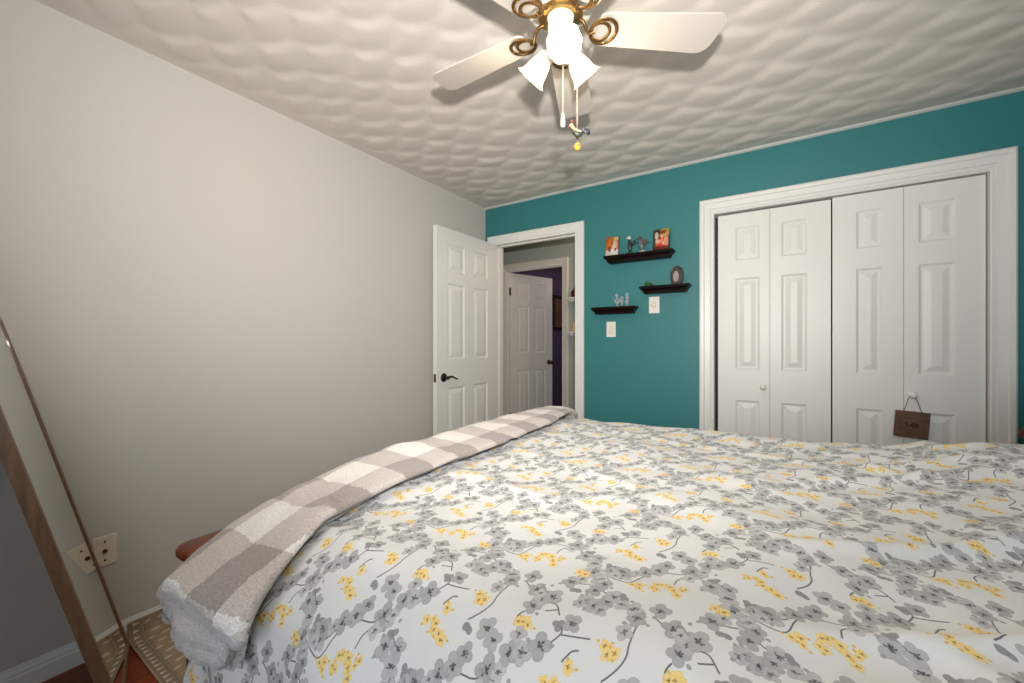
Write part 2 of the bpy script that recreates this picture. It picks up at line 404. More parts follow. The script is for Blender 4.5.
# door of the room across the hall, swung into it
W2 = 0.715
b = MB(); slab(b, W2, 2.050, 0.035, six(W2))
xf = Matrix.Translation((hx0 + .022, HY + .075, 0)) @ Matrix.Rotation(R(72), 4, 'Z')
d2 = struct(b.build('door_2', M['door'], xf=xf))
def knob(parent, name, o, nrm, m, r=0.027, rose=0.032):
    b = MB(); b.lathe(o, nrm, [(rose, 0), (rose, .004), (rose * .5, .008), (.009, .012), (.009, .028), (r * .75, .036), (r, .046), (r * .9, .056), (r * .5, .062), (0.001, .063)], 20)
    return b.build(name, m, parent, smooth=False, auto=50)
p = xf @ Vector((W2 - .065, 0, .945)); nn = (xf.to_3x3() @ Vector((0, -1, 0)))
knob(d2, 'door_handle', p, nn, M['oldbrass'])
for z in (0.3, 1.82):
    b = MB(); b.box(hx0 + .018, HY + .045, z - .045, hx0 + .034, HY + .075, z + .045); b.lathe((hx0 + .03, HY + .062, z - .05), (0, 0, 1), [(.009, 0), (.009, .1)], 10)
    b.build('hinge', M['black'], d2)

# closet bifold doors, two pairs of two leaves
YP = YF + 0.022
LP = [(0, .110, .248), (1, .055, .185), (0, .105, .230), (1, .060, .194)]
edges = [C0 + .030, -0.026, 0.277, 0.578, C1 - .017]
for pair in range(2):
    yy = YP + (0.008 if pair == 0 else 0.0)
    x0, x1 = edges[pair * 2], edges[pair * 2 + 2]
    b = MB(); b.box(x0 + .02, yy + .03, 0.02, x1 - .02, yy + .034, 0.03)
    root = b.build('door_%d' % (3 + pair), M['trim'], origin=((x0 + x1) / 2, yy, 0)); struct(root)
    for k in range(2):
        i = pair * 2 + k
        a0, a1 = edges[i] + .001, edges[i + 1] - (.006 if i == 1 else .001)
        w_ = a1 - a0
        pans = [((.100, .234), (.057, .185), (.104, .216), (.056, .192))[i]]
        P = [(pans[0][0], pans[0][1], z0, z1) for z0, z1 in ((0.2, .838), (1.035, 1.62), (1.733, 1.945))]
        b = MB(); slab(b, w_, 2.035 if pair == 0 else 2.040, 0.030, P, z0=.012, back=False, dep=.009)
        leaf = b.build('door_leaf', M['door'], root, xf=Matrix.Translation((a0, yy, 0)))
        if (pair == 0 and k == 0) or (pair == 1 and k == 1):
            kx = -0.060 if pair == 0 else 0.607
            knob(leaf, 'knob', (kx, yy, 0.932), (0, -1, 0), M['plastic'], 0.017, 0.014)
    root.data.name = 'bifold_track'

# ------------------------------------------------------------------ numpy painter for woven / printed patterns
class Paint:
    def __init__(s, w, h, sx, sy, bg):
        s.w, s.h, s.sx, s.sy = w, h, sx, sy
        s.a = np.empty((h, w, 3), np.float32); s.a[:] = np.array(bg) / 255
        s.X, s.Y = np.meshgrid((np.arange(w) + .5) / w * sx, (np.arange(h) + .5) / h * sy)
        s.wrap = True
    def _d(s, cx, cy, rad):
        if not s.wrap:
            return slice(None), slice(None), s.X - cx, s.Y - cy
        nx = int(min(s.w // 2, rad / s.sx * s.w + 2)); ny = int(min(s.h // 2, rad / s.sy * s.h + 2))
        ix = int(cx / s.sx * s.w); iy = int(cy / s.sy * s.h)
        jx = np.arange(ix - nx, ix + nx + 1); jy = np.arange(iy - ny, iy + ny + 1)
        dx = (jx + .5) / s.w * s.sx - cx; dy = (jy + .5) / s.h * s.sy - cy
        DX, DY = np.meshgrid(dx, dy)
        return jy % s.h, jx % s.w, DX, DY
    def ell(s, cx, cy, rx, ry, ang, col, alpha=1.0, soft=0.12, edge=None):
        jy, jx, DX, DY = s._d(cx, cy, max(rx, ry) * 1.3)
        c, n = math.cos(ang), math.sin(ang)
        u = (DX * c + DY * n) / rx; v = (-DX * n + DY * c) / ry
        r = np.sqrt(u * u + v * v)
        m = np.clip((1 - r) / soft, 0, 1)[..., None] * alpha
        col = np.array(col, float) / 255
        C = np.broadcast_to(col, m.shape[:2] + (3,))
        if edge is not None:
            e = np.clip((r - .78) / .14, 0, 1)[..., None]; C = C * (1 - e) + np.array(edge) / 255 * e
        if s.wrap:
            ii = np.ix_(jy, jx); s.a[ii] = s.a[ii] * (1 - m) + C * m
        else: s.a = s.a * (1 - m) + C * m
    def line(s, pts, r, col, alpha=1.0):
        for (x0, y0), (x1, y1) in zip(pts[:-1], pts[1:]):
            L = math.hypot(x1 - x0, y1 - y0); n = max(2, int(L / (r * .7)))
            for k in range(n + 1):
                t = k / n; s.ell(x0 + (x1 - x0) * t, y0 + (y1 - y0) * t, r, r, 0, col, alpha, 0.35)
    def image(s, name):
        im = bpy.data.images.new(name, s.w, s.h)
        px = np.ones((s.h, s.w, 4), np.float32); px[..., :3] = np.clip(s.a, 0, 1)
        im.pixels.foreach_set(px.ravel()); im.update(); im.pack(); return im

def image_mat(name, im, scale, rough=0.85, bump=0.1, bscale=400, offset=(0, 0, 0), ext='REPEAT', sheen=0.0):
    m = bpy.data.materials.new(name); m.use_nodes = True; nt = m.node_tree; bs = nt.nodes['Principled BSDF']
    bs.inputs['Roughness'].default_value = rough; bs.inputs['Sheen Weight'].default_value = sheen
    uv = nt.nodes.new('ShaderNodeUVMap'); uv.uv_map = 'cloth'
    mp = nt.nodes.new('ShaderNodeMapping'); mp.inputs['Scale'].default_value = scale; mp.inputs['Location'].default_value = offset
    tx = nt.nodes.new('ShaderNodeTexImage'); tx.image = im; tx.extension = ext; tx.interpolation = 'Cubic'
    L = nt.links.new
    L(uv.outputs[0], mp.inputs[0]); L(mp.outputs[0], tx.inputs[0]); L(tx.outputs[0], bs.inputs['Base Color'])
    if bump:
        n = nt.nodes.new('ShaderNodeTexNoise'); n.inputs['Scale'].default_value = bscale; n.inputs['Detail'].default_value = 2
        L(uv.outputs[0], n.inputs['Vector'])
        bp = nt.nodes.new('ShaderNodeBump'); bp.inputs['Strength'].default_value = bump; bp.inputs['Distance'].default_value = 0.002
        L(n.outputs['Fac'], bp.inputs['Height']); L(bp.outputs[0], bs.inputs['Normal'])
    return m

# printed blossom repeat of the duvet cover, 0.207 x 0.303 m
G = [(0.0344, 0.225), (0.0445, 0.2566), (0.0242, 0.2289), (0.0612, 0.2638), (0.0802, 0.2799), (0.0592, 0.2112), (0.0571, 0.191), (0.0815, 0.1748), (0.0809, 0.1975), (0.0905, 0.1461), (0.0965, 0.1525), (0.0048, 0.0928), (0.0273, 0.0644), (0.0384, 0.0673), (0.0407, 0.0275), (0.048, 0.0481), (0.0586, 0.0591), (0.0687, 0.1051), (0.0842, 0.0883), (0.1092, 0.1291), (0.1119, 0.0979), (0.1191, 0.1198), (0.1363, 0.1634), (0.1223, 0.1796), (0.1312, 0.1751), (0.1068, 0.1775), (0.1165, 0.1605), (0.1634, 0.1961), (0.1154, 0.0685), (0.1088, 0.068), (0.1263, 0.0646), (0.1388, 0.08), (0.1442, 0.0949), (0.156, 0.0987), (0.181, 0.214), (0.19, 0.232), (0.176, 0.262), (0.187, 0.062), (0.178, 0.080), (0.092, 0.012), (0.108, 0.022), (0.014, 0.262), (0.203, 0.272)]
BUD = {5, 10, 13, 18, 23, 25, 28, 33, 36, 39}
Y = [[(0.0018, 0.1611), (-0.011, 0.1622), (0.0206, 0.1582), (-0.0181, 0.1451), (0.010, 0.152)], [(0.1147, 0.2505), (0.102, 0.2455), (0.1271, 0.2684), (0.1358, 0.2362), (0.122, 0.239)], [(0.0675, 0.1387), (0.0732, 0.1348)], [(0.1607, 0.010), (0.166, 0.0)], [(0.158, 0.139), (0.170, 0.134)], [(0.035, 0.2975), (0.044, 0.303)]]
BR = [[(-0.1057, 0.1479), (-0.0822, 0.1423), (-0.055, 0.1433), (-0.0437, 0.1742), (-0.0316, 0.2071), (-0.0087, 0.2111), (0.0136, 0.2149), (0.0335, 0.2314)], [(0.0064, 0.1768), (0.0078, 0.1941), (0.019, 0.2115)], [(0.0547, 0.2114), (0.0737, 0.1988), (0.0901, 0.1693), (0.1065, 0.1565), (0.1216, 0.1588), (0.1459, 0.1649), (0.1632, 0.1883)], [(0.0544, 0.1053), (0.0673, 0.1065), (0.0849, 0.1065), (0.0993, 0.1113)], [(0.1232, 0.1011), (0.1366, 0.0938)], [(0.0572, 0.0441), (0.0724, 0.0443), (0.0856, 0.0274)], [(0.0632, 0.0271), (0.0781, 0.035)], [(-0.0378, -0.0312), (-0.0304, -0.0226), (-0.0218, -0.0093), (-0.0173, 0.0056), (-0.0182, 0.0217), (-0.0153, 0.0599), (-0.0115, 0.0721)], [(0.0005, 0.075), (0.0226, 0.0614), (0.0403, 0.0641)], [(0.0322, -0.0119), (0.0303, 0.002), (0.0352, 0.0126)], [(0.0991, 0.3033), (0.1174, 0.3078), (0.1384, 0.314)], [(0.1154, 0.2743), (0.1224, 0.2893), (0.1297, 0.294)], [(0.09, 0.285), (0.1, 0.305), (0.096, 0.315)]]
def duvet_tile():
    TW, TH = 0.207, 0.303
    P = Paint(820, 1200, TW, TH, (230, 231, 232)); rng = random.Random(5)
    def curve(pts):
        out = []
        for i in range(len(pts) - 1):
            p0 = pts[max(i - 1, 0)]; p1 = pts[i]; p2 = pts[i + 1]; p3 = pts[min(i + 2, len(pts) - 1)]
            for k in range(6):
                t = k / 6
                out.append(tuple(0.5 * (2 * p1[j] + (p2[j] - p0[j]) * t + (2 * p0[j] - 5 * p1[j] + 4 * p2[j] - p3[j]) * t * t + (3 * p1[j] - p0[j] - 3 * p2[j] + p3[j]) * t ** 3) for j in (0, 1)))
        return out + [pts[-1]]
    for p in BR: P.line(curve(p), 0.0013, (108, 110, 114))
    def bloom(x, y, s, fill, edge, core, a0, n=5):
        for k in range(n):
            a = a0 + 2 * PI * k / n
            P.ell(x + math.cos(a) * s * .50, y + math.sin(a) * s * .50 * 1.3, s * .60, s * .54, a, fill, 0.95, 0.10, edge)
        for k in range(6):
            a = rng.uniform(0, 6.28); l = s * rng.uniform(.15, .42)
            P.ell(x + math.cos(a) * l, y + math.sin(a) * l, s * .17, s * .09, a, core, .85, .4)
        P.ell(x, y, s * .30, s * .26, a0, core, .75, .7)
    for i, (x, y) in enumerate(G):
        if i in BUD:
            for k in range(3):
                a = rng.uniform(0, 6.28); P.ell(x + math.cos(a) * .004, y + math.sin(a) * .004, .0066, .0052, a, (150, 151, 155), .95, .12, (130, 131, 135))
        else:
            s = rng.uniform(.0125, .0165); g = rng.choice([176, 185, 193])
            bloom(x, y, s, (g, g + 1, g + 3), (g - 18, g - 17, g - 15), (70, 70, 77), rng.uniform(0, 6.28), rng.choice([4, 4, 5]))
    for j in range(13):
        x, y = G[(j * 7 + 3) % len(G)]; a = rng.uniform(0, 6.28); d = rng.uniform(.018, .024); g = rng.choice([192, 202])
        bloom(x + d * math.cos(a), y + d * math.sin(a) * 1.2, rng.uniform(.009, .012), (g, g, g + 2), (g - 18, g - 18, g - 16), (92, 92, 98), rng.uniform(0, 6.28), 4)
    for j in range(40):
        x, y = rng.choice(G); a = rng.uniform(0, 6.28); d = rng.uniform(.014, .019)
        P.ell(x + d * math.cos(a), y + d * math.sin(a), .0036, .0028, a, (165, 166, 170), .95, .15, (140, 141, 145))
    for cl in Y:
        cl = cl + [(x + rng.uniform(-.009, .009), y + rng.uniform(-.012, .012)) for (x, y) in cl]
        for (x, y) in cl:
            bloom(x, y, rng.uniform(.0055, .0085), (248, 218, 142), (240, 202, 116), (128, 104, 66), rng.uniform(0, 6.28), 4)
            a = rng.uniform(0, 6.28); P.ell(x + .011 * math.cos(a), y + .008 * math.sin(a), .0026, .002, a, (232, 190, 95))
    return P.image('blossom_print')
duvet_img = duvet_tile()
M['duvet'] = image_mat('blossom_print_cotton', duvet_img, (1 / 0.207, 1 / 0.303, 1), 0.8, 0.06, 900, offset=(0.14 / 0.207, -0.50 / 0.303, 0), sheen=0.1)

# ------------------------------------------------------------------ soft goods
def vnoise(x, y, seed, f):
    rng = np.random.default_rng(seed); g = rng.random((64, 64))
    x = x * f + 17.3; y = y * f + 11.7
    xi = np.floor(x).astype(int); yi = np.floor(y).astype(int); fx = x - xi; fy = y - yi
    fx = fx * fx * (3 - 2 * fx); fy = fy * fy * (3 - 2 * fy)
    a = g[yi % 64, xi % 64]; b_ = g[yi % 64, (xi + 1) % 64]; c = g[(yi + 1) % 64, xi % 64]; d = g[(yi + 1) % 64, (xi + 1) % 64]
    return (a * (1 - fx) + b_ * fx) * (1 - fy) + (c * (1 - fx) + d * fx) * fy - .5
def sst(a, b_, x): t = np.clip((x - a) / (b_ - a), 0, 1); return t * t * (3 - 2 * t)

ZT = 0.812
FU, FN, FF = -1.115, 0.345, 2.055      # foot face, near face, far face of the made bed
RU, RN, RF = 0.085, 0.22, 0.085
def wrapd(d, r):
    """arc length past the flat top -> (outward shift, drop)"""
    q = r * PI / 2; t = np.clip(d, 0, q) / r
    out = r * np.sin(t); drop = r * (1 - np.cos(t)) + np.maximum(d - q, 0)
    out = out + np.maximum(d - q, 0) * 0.06
    return out, drop
def bedsurf(a, b_, wr=1.0):
    """cloth coordinates (metres; equal to x,y on the flat top) -> 3-D point of the duvet"""
    a = np.asarray(a, float); b_ = np.asarray(b_, float)
    eu = np.maximum((FU + RU) - a, 0); en = np.maximum((FN + RN) - b_, 0); ef = np.maximum(b_ - (FF - RF), 0)
    ev = en + ef; d = np.hypot(eu, ev) + 1e-9
    r = np.where(ev > 0, np.where(en > 0, RN, RF), RU); r = (RU * eu + np.where(en > 0, RN, RF) * ev + 1e-9 * RU) / (eu + ev + 1e-9)
    out, drop = wrapd(d, r)
    hang = np.clip(drop / 0.25, 0, 1)
    ripple = hang * 0.016 * (np.sin(a * 21 + b_ * 3 + 2 * vnoise(a, b_, 9, 3)) * (ev > 0) + np.sin(b_ * 19) * (eu > 0) * .5)
    out = out + ripple * (d > .02)
    X = np.where(eu > 0, FU + RU - out * eu / d, a)
    Yv = np.where(en > 0, FN + RN - out * en / d, np.where(ef > 0, FF - RF + out * ef / d, b_))
    flat = 1 - hang
    up = 0.078 * sst(0.12, 0.80, a) * sst(0.9, 2.0, b_) + 0.050 * sst(0.35, 0.85, a) * (1 - sst(0.9, 2.0, b_))
    z = ZT - drop + up * flat
    z = z - 0.068 * sst(.80, .42, b_) * sst(-.62, -.98, a) * flat
    # quilt puff and pulled wrinkles fanning towards the pillow end
    z = z + flat * wr * (0.028 * vnoise(a, b_, 1, 3.0) + 0.014 * vnoise(a, b_, 2, 7))
    ph = (a * 0.55 - b_ * 0.84); al = (a * 0.84 + b_ * 0.55)
    rg = np.abs(vnoise(ph * 1.0, al * 0.22, 5, 9)); z = z + flat * wr * 0.045 * (0.25 - np.minimum(rg, .25)) * 2 * sst(-.4, .5, a)
    ph2 = (a * 0.25 + b_ * 0.97); al2 = (a * 0.97 - b_ * 0.25)
    rg2 = np.abs(vnoise(ph2, al2 * .25, 8, 7)); z = z + flat * wr * 0.020 * (0.2 - np.minimum(rg2, .2)) * 2.5
    z = z + flat * wr * 0.004 * vnoise(a, b_, 4, 22)
    return np.stack([X, Yv, z], -1)
def grid_mesh(name, P, UV, mats, origin, solid=0.0, parent=None, closed_u=False):
    n, m_ = P.shape[:2]; o = np.array(root_loc(parent) if parent else origin)
    co = (P - o).reshape(-1, 3).astype(np.float32); idx = np.arange(n * m_).reshape(n, m_)
    if closed_u: idx = np.concatenate([idx, idx[:, :1]], 1)
    q = np.stack([idx[:-1, :-1], idx[:-1, 1:], idx[1:, 1:], idx[1:, :-1]], -1).reshape(-1, 4)
    me = bpy.data.meshes.new(name); me.from_pydata(co.tolist(), [], q.tolist())
    me.polygons.foreach_set('use_smooth', np.ones(len(q), bool))
    uv = me.uv_layers.new(name='cloth')
    li = np.empty(len(me.loops), np.int32); me.loops.foreach_get('vertex_index', li)
    uv.data.foreach_set('uv', UV.reshape(-1, 2)[li].astype(np.float32).ravel())
    me.materials.append(mats)
    ob = bpy.data.objects.new(name, me); COL.objects.link(ob)
    if parent: ob.parent = parent
    else: ob.location = origin
    if solid: md = ob.modifiers.new('thick', 'SOLIDIFY'); md.thickness = solid; md.offset = -1
    return ob

st = 0.011
A = np.arange(FU + RU - 0.42, 0.93, st); B = np.arange(FN + RN - 0.55, FF - RF + 0.50, st)
AA, BB = np.meshgrid(A, B, indexing='xy')
P = bedsurf(AA, BB)
P[..., 2] = np.maximum(P[..., 2], 0.27)
duv = grid_mesh('duvet', P, np.stack([AA, BB], -1), M['duvet'], (-0.1, 1.2, 0.27), solid=0.006)
tag(duv, 'white duvet printed with grey and yellow blossoms spread over the bed', 'duvet')

# throw blanket folded lengthwise over the foot of the bed
def throw_mat(name, dark):
    m = bpy.data.materials.new(name); m.use_nodes = True; nt = m.node_tree; bs = nt.nodes['Principled BSDF']
    bs.inputs['Roughness'].default_value = 0.95; bs.inputs['Sheen Weight'].default_value = 0.3
    L = nt.links.new; N = nt.nodes.new
    uv = N('ShaderNodeUVMap'); uv.uv_map = 'cloth'
    n0 = N('ShaderNodeTexNoise'); n0.inputs['Scale'].default_value = 130; n0.inputs['Detail'].default_value = 3; L(uv.outputs[0], n0.inputs['Vector'])
    sub = N('ShaderNodeVectorMath'); sub.operation = 'SUBTRACT'; sub.inputs[1].default_value = (.5, .5, .5); L(n0.outputs['Color'], sub.inputs[0])
    sc = N('ShaderNodeVectorMath'); sc.operation = 'SCALE'; sc.inputs['Scale'].default_value = 0.012; L(sub.outputs[0], sc.inputs[0])
    ad = N('ShaderNodeVectorMath'); L(uv.outputs[0], ad.inputs[0]); L(sc.outputs[0], ad.inputs[1])
    sx = N('ShaderNodeSeparateXYZ'); L(ad.outputs[0], sx.inputs[0])
    fac = []
    for ax, per, ph in ((0, 0.23, 0.12), (1, 0.21, 0.185)):
        a = N('ShaderNodeMath'); a.operation = 'MULTIPLY_ADD'; a.inputs[1].default_value = 1 / per; a.inputs[2].default_value = ph / per + 20; L(sx.outputs[ax], a.inputs[0])
        f = N('ShaderNodeMath'); f.operation = 'FRACT'; L(a.outputs[0], f.inputs[0])
        g = N('ShaderNodeMath'); g.operation = 'GREATER_THAN'; g.inputs[1].default_value = 0.5; L(f.outputs[0], g.inputs[0]); fac.append(g)
    s = N('ShaderNodeMath'); L(fac[0].outputs[0], s.inputs[0]); L(fac[1].outputs[0], s.inputs[1])
    h = N('ShaderNodeMath'); h.operation = 'MULTIPLY'; h.inputs[1].default_value = .5; L(s.outputs[0], h.inputs[0])
    cr = N('ShaderNodeValToRGB'); cr.color_ramp.interpolation = 'CONSTANT'
    e = cr.color_ramp.elements; e[0].position = 0; e[0].color = (.93, .89, .85, 1); e[1].position = .9; e[1].color = (.38, .32, .30, 1)
    k = e.new(.4); k.color = (.64, .57, .535, 1)
    L(h.outputs[0], cr.inputs[0])
    n1 = N('ShaderNodeTexNoise'); n1.inputs['Scale'].default_value = 260; n1.inputs['Detail'].default_value = 2; L(uv.outputs[0], n1.inputs['Vector'])
    mr = N('ShaderNodeMapRange'); mr.inputs['From Min'].default_value = .3; mr.inputs['From Max'].default_value = .7; mr.inputs['To Min'].default_value = .72; mr.inputs['To Max'].default_value = 1.12
    L(n1.outputs['Fac'], mr.inputs['Value'])
    mx = N('ShaderNodeVectorMath'); mx.operation = 'SCALE'; L(mr.outputs[0], mx.inputs['Scale'])
    if dark:
        mx.inputs[0].default_value = (.60, .58, .58)
    else: L(cr.outputs[0], mx.inputs[0])
    L(mx.outputs[0], bs.inputs['Base Color'])
    bp = N('ShaderNodeBump'); bp.inputs['Strength'].default_value = 0.9; bp.inputs['Distance'].default_value = 0.004
    L(n1.outputs['Fac'], bp.inputs['Height']); L(bp.outputs[0], bs.inputs['Normal'])
    return m
M['throw'] = throw_mat('buffalo_check_fleece', False); M['throw_in'] = throw_mat('grey_fleece_underside', True)
throw = thing('throw_blanket', (-1.0, 1.2, 0.55), 'fluffy white and taupe checked throw folded along the foot of the bed', 'throw blanket')
def throw_layer(name, u0, u1, v0, v1, t0, t1, m, seed, edge=0.45):
    """closed padded strip lying on the duvet surface between offsets t0 and t1"""
    nv, nc = 220, 28
    V = np.linspace(v0, v1, nv)
    C = np.concatenate([np.linspace(0, 1, nc), np.linspace(1, 0, nc)[1:-1]]); top = np.concatenate([np.ones(nc), np.zeros(nc - 2)])
    VV, CC = np.meshgrid(V, C, indexing='ij'); TT = np.broadcast_to(top, VV.shape)
    inner = u1 + 0.018 * vnoise(VV, VV * 0, seed, 3) - 0.09 * sst(1.55, 2.15, VV) + .105 * (1 - sst(.22, .62, VV))
    outer = u0 + 0.014 * vnoise(VV, VV * 0, seed + 1, 3.5)
    AAA = outer + (inner - outer) * CC
    wav = v0 + 0.018 * vnoise(CC * 1.0, CC * 0, seed + 2, 4)
    Vw = np.where(VV < .5, VV + (wav - v0) * (1 - (VV - v0) / (.5 - v0)), VV)
    e = 1e-3
    def base(a, b_): return bedsurf(a, b_, 0.6)
    P0 = base(AAA, Vw); du = base(AAA + e, Vw) - P0; dv = base(AAA, Vw + e) - P0
    N = np.cross(du, dv); N /= np.linalg.norm(N, axis=-1, keepdims=True) + 1e-12
    mid = (t0 + t1) / 2; hf = (t1 - t0) / 2
    cc = np.clip(np.abs(2 * CC - 1), 0, 1); prof = np.sqrt(np.clip(1 - cc ** 5, 0, 1))
    endp = np.minimum((VV - v0) / 0.02, (v1 - VV) / 0.02); endp = np.sqrt(np.clip(1 - (1 - np.clip(endp, 0, 1)) ** 2, 0, 1))
    sg = np.where(TT > .5, 1.0, -1.0)
    T = mid + sg * hf * prof * endp + (0.006 * vnoise(AAA, VV, seed + 4, 9) + .004 * vnoise(AAA, VV, seed + 5, 28)) * (TT > .5)
    T = T * (1 + 0.9 * (1 - sst(.27, .46, VV)))
    Pp = P0 + N * T[..., None]
    ob = grid_mesh(name, Pp, np.stack([AAA, Vw], -1), m, None, parent=throw, closed_u=True)
    bm = bmesh.new(); bm.from_mesh(ob.data)
    bmesh.ops.holes_fill(bm, edges=[e_ for e_ in bm.edges if e_.is_boundary], sides=0)
    bmesh.ops.recalc_face_normals(bm, faces=bm.faces); bm.to_mesh(ob.data); bm.free()
    return ob
throw_layer('folded_layer', -1.175, -0.875, 0.275, 2.05, 0.004, 0.024, M['throw_in'], 21)
throw_layer('folded_layer', -1.178, -0.865, 0.292, 2.06, 0.022, 0.042, M['throw_in'], 31)
throw_layer('top_layer', -1.182, -0.830, 0.318, 2.09, 0.020, 0.054, M['throw'], 41)
# rolled hem along the near end of the top layer
def hem(off, b0, m, r, u0, u1, name, seed):
    pts = []
    for i in range(40):
        t = i / 39; a = u0 + (u1 - u0) * t; bb = b0 + 0.018 * vnoise(np.array(t), np.array(0.), seed + 2, 4) + .004
        p0 = bedsurf(a, bb, .6); du = bedsurf(a + 1e-3, bb, .6) - p0; dv = bedsurf(a, bb + 1e-3, .6) - p0
        n = np.cross(du, dv); n /= np.linalg.norm(n); pts.append(Vector(p0 + n * off))
    b = MB(); rr = [r * (1 + .12 * math.sin(i * 1.7) + .08 * math.sin(i * .6)) * (0.6 if i in (0, 39) else 1) for i in range(40)]
    b.tube(pts, rr, 12); ob = b.build(name, m, throw, smooth=True)
    me = ob.data; uv = me.uv_layers.new(name='cloth')
    for l in me.loops:
        v = me.vertices[l.vertex_index].co; uv.data[l.index].uv = (v.x, v.z + v.y)
    return ob
hem(0.064, 0.318, M['throw_in'], 0.013, -1.17, -0.735, 'hem', 41)
hem(0.050, 0.290, M['throw_in'], 0.019, -1.165, -0.79, 'hem', 31)

# ------------------------------------------------------------------ bed frame, mattress
bed = thing('bed', (-0.1, 1.2, 0), 'red-brown wooden bed with rounded footboard rail, under the blossom duvet', 'bed')
def rail_y(b, x0, x1, z0, z1, y0, y1, rr):
    """top rail running along y with a bullnosed near end"""
    loops = []; w_ = (x1 - x0) / 2; h_ = (z1 - z0) / 2; cx = (x0 + x1) / 2; cz = (z0 + z1) / 2
    ys = [(y0, .35), (y0 + .004, .62), (y0 + .012, .84), (y0 + .024, .97), (y0 + .038, 1), (y1 - .038, 1), (y1 - .024, .97), (y1 - .012, .84), (y1 - .004, .62), (y1, .35)]
    for y, s in ys:
        l = []
        for k in range(24):
            t = 2 * PI * k / 24; c, n = math.cos(t), math.sin(t)
            l.append((cx + w_ * s * math.copysign(abs(c) ** .45, c), y, cz + h_ * s * math.copysign(abs(n) ** .55, n)))
        loops.append(l)
    b.loft(loops)
fb = MB(); rail_y(fb, -1.276, -1.190, 0.666, 0.700, 0.385, 2.06, .02)
fo = fb.build('footboard', M['red_wood'], bed, auto=50)
b = MB(); b.box(-1.255, .45, .55, -1.215, 1.99, .655); b.box(-1.255, .45, .22, -1.215, 1.99, .33)
b.build('foot_rail', M['red_wood'], fo, bevel=.004)
for i in range(12):
    b = MB(); y = .53 + i * .125; b.box(-1.245, y, .33, -1.225, y + .05, .55); b.build('slat', M['red_wood'], fo, bevel=.003)
for y in (.41, 1.99):
    b = MB(); b.box(-1.262, y - .0, 0, -1.202, y + .06, .66); b.build('bedpost', M['red_wood'], bed, bevel=.005)
hb = MB(); hb.box(1.0, .40, .35, 1.04, 2.0, 1.12); rail_y(hb, .98, 1.07, 1.12, 1.165, .34, 2.06, .02)
hb.build('headboard', M['red_wood'], bed, bevel=.004)
for y in (.36, 1.98):
    b = MB(); b.box(.985, y, 0, 1.055, y + .06, 1.12); b.build('bedpost', M['red_wood'], bed, bevel=.005)
for y in (.43, 1.94):
    b = MB(); b.box(-1.2, y, .24, .985, y + .03, .40); b.build('side_rail', M['red_wood'], bed, bevel=.004)
b = MB(); b.box(-1.06, .47, .28, .97, 1.93, .47); b.build('box_spring', M['mattress'], bed, bevel=.02)
b = MB(); b.box(-1.02, .47, .472, .97, 1.93, .74); o = b.build('mattress', M['mattress'], bevel=.04)
tag(o, 'thick mattress on the wooden bed, hidden under the blossom duvet', 'mattress')

# ------------------------------------------------------------------ bedside lamp at the right edge of the photo
t = thing('nightstand', (1.0, 2.42, 0), 'dark wooden nightstand between the head of the bed and the closet wall', 'nightstand')
b = MB(); b.box(.80, 2.24, .08, 1.2, 2.62, .60); b.build('body', M['espresso'], t, bevel=.004)
b = MB(); b.box(.78, 2.22, .60, 1.22, 2.64, .63); b.build('top', M['espresso'], t, bevel=.006)
for x in (.82, 1.15):
    for y in (2.26, 2.56):
        b = MB(); b.box(x, y, 0, x + .04, y + .04, .08); b.build('leg', M['espresso'], t)
for z in (.12, .36):
    b = MB(); b.box(.793, 2.26, z, .80, 2.60, z + .21); dr = b.build('drawer', M['espresso'], t, bevel=.003)
    b = MB(); b.lathe((.793, 2.43, z + .105), (-1, 0, 0), [(.006, 0), (.006, .012), (.014, .02), (.012, .026), (.001, .028)], 14); b.build('knob', M['bronze'], dr, auto=40)
t = thing('table_lamp', (0.945, 2.40, .63), 'bedside lamp with flared dark red shade, cut by the right edge of the photo', 'lamp')
b = MB(); b.lathe((0.945, 2.40, .63), (0, 0, 1), [(.07, 0), (.07, .01), (.03, .02), (.022, .05), (.045, .10), (.05, .14), (.02, .18), (.008, .2), (.008, .25)], 24); b.build('base', M['bronze'], t, auto=40)
b = MB(); b.lathe((0.945, 2.40, .84), (0, 0, 1), [(.145, 0), (.06, .19), (.057, .19), (.142, .002)], 32); b.build('lamp_shade', mat('dark_red_fabric', srgb(70, 22, 18), .9, bump=.2), t, auto=40)

# ------------------------------------------------------------------ mirror leaning back in the corner
psi, th = R(15.6), R(13.98)
hv = Vector((math.cos(psi), -math.sin(psi), 0)); n0 = Vector((math.sin(psi), math.cos(psi), 0))
up = Vector((0, 0, 1)) * math.cos(th) - n0 * math.sin(th); nv_ = n0 * math.cos(th) + Vector((0, 0, 1)) * math.sin(th)
Am = Vector((-2.129, 0.508, 0.022)); MW, MH, MD, FWd = 0.395, 1.52, 0.029, 0.016
t = thing('standing_mirror', (-1.95, 0.3, 0), 'tall narrow mirror in a brown frame leaning back beside the grey wall', 'mirror')
def mp_(x, y, z): return Am + hv * x + up * y + nv_ * z
def mbox(b, x0, x1, y0, y1, z0, z1):
    vs = [mp_(x, y, z) for z in (z0, z1) for y in (y0, y1) for x in (x0, x1)]
    b.add(vs, [(0, 1, 3, 2), (4, 6, 7, 5), (0, 4, 5, 1), (1, 5, 7, 3), (3, 7, 6, 2), (2, 6, 4, 0)])
b = MB()
mbox(b, 0, FWd, 0, MH, -MD, .004); mbox(b, MW - FWd, MW, 0, MH, -MD, .004); mbox(b, FWd, MW - FWd, 0, FWd, -MD, .004); mbox(b, FWd, MW - FWd, MH - FWd, MH, -MD, .004)
b.build('frame', M['mirror_frame'], t, merge=False)
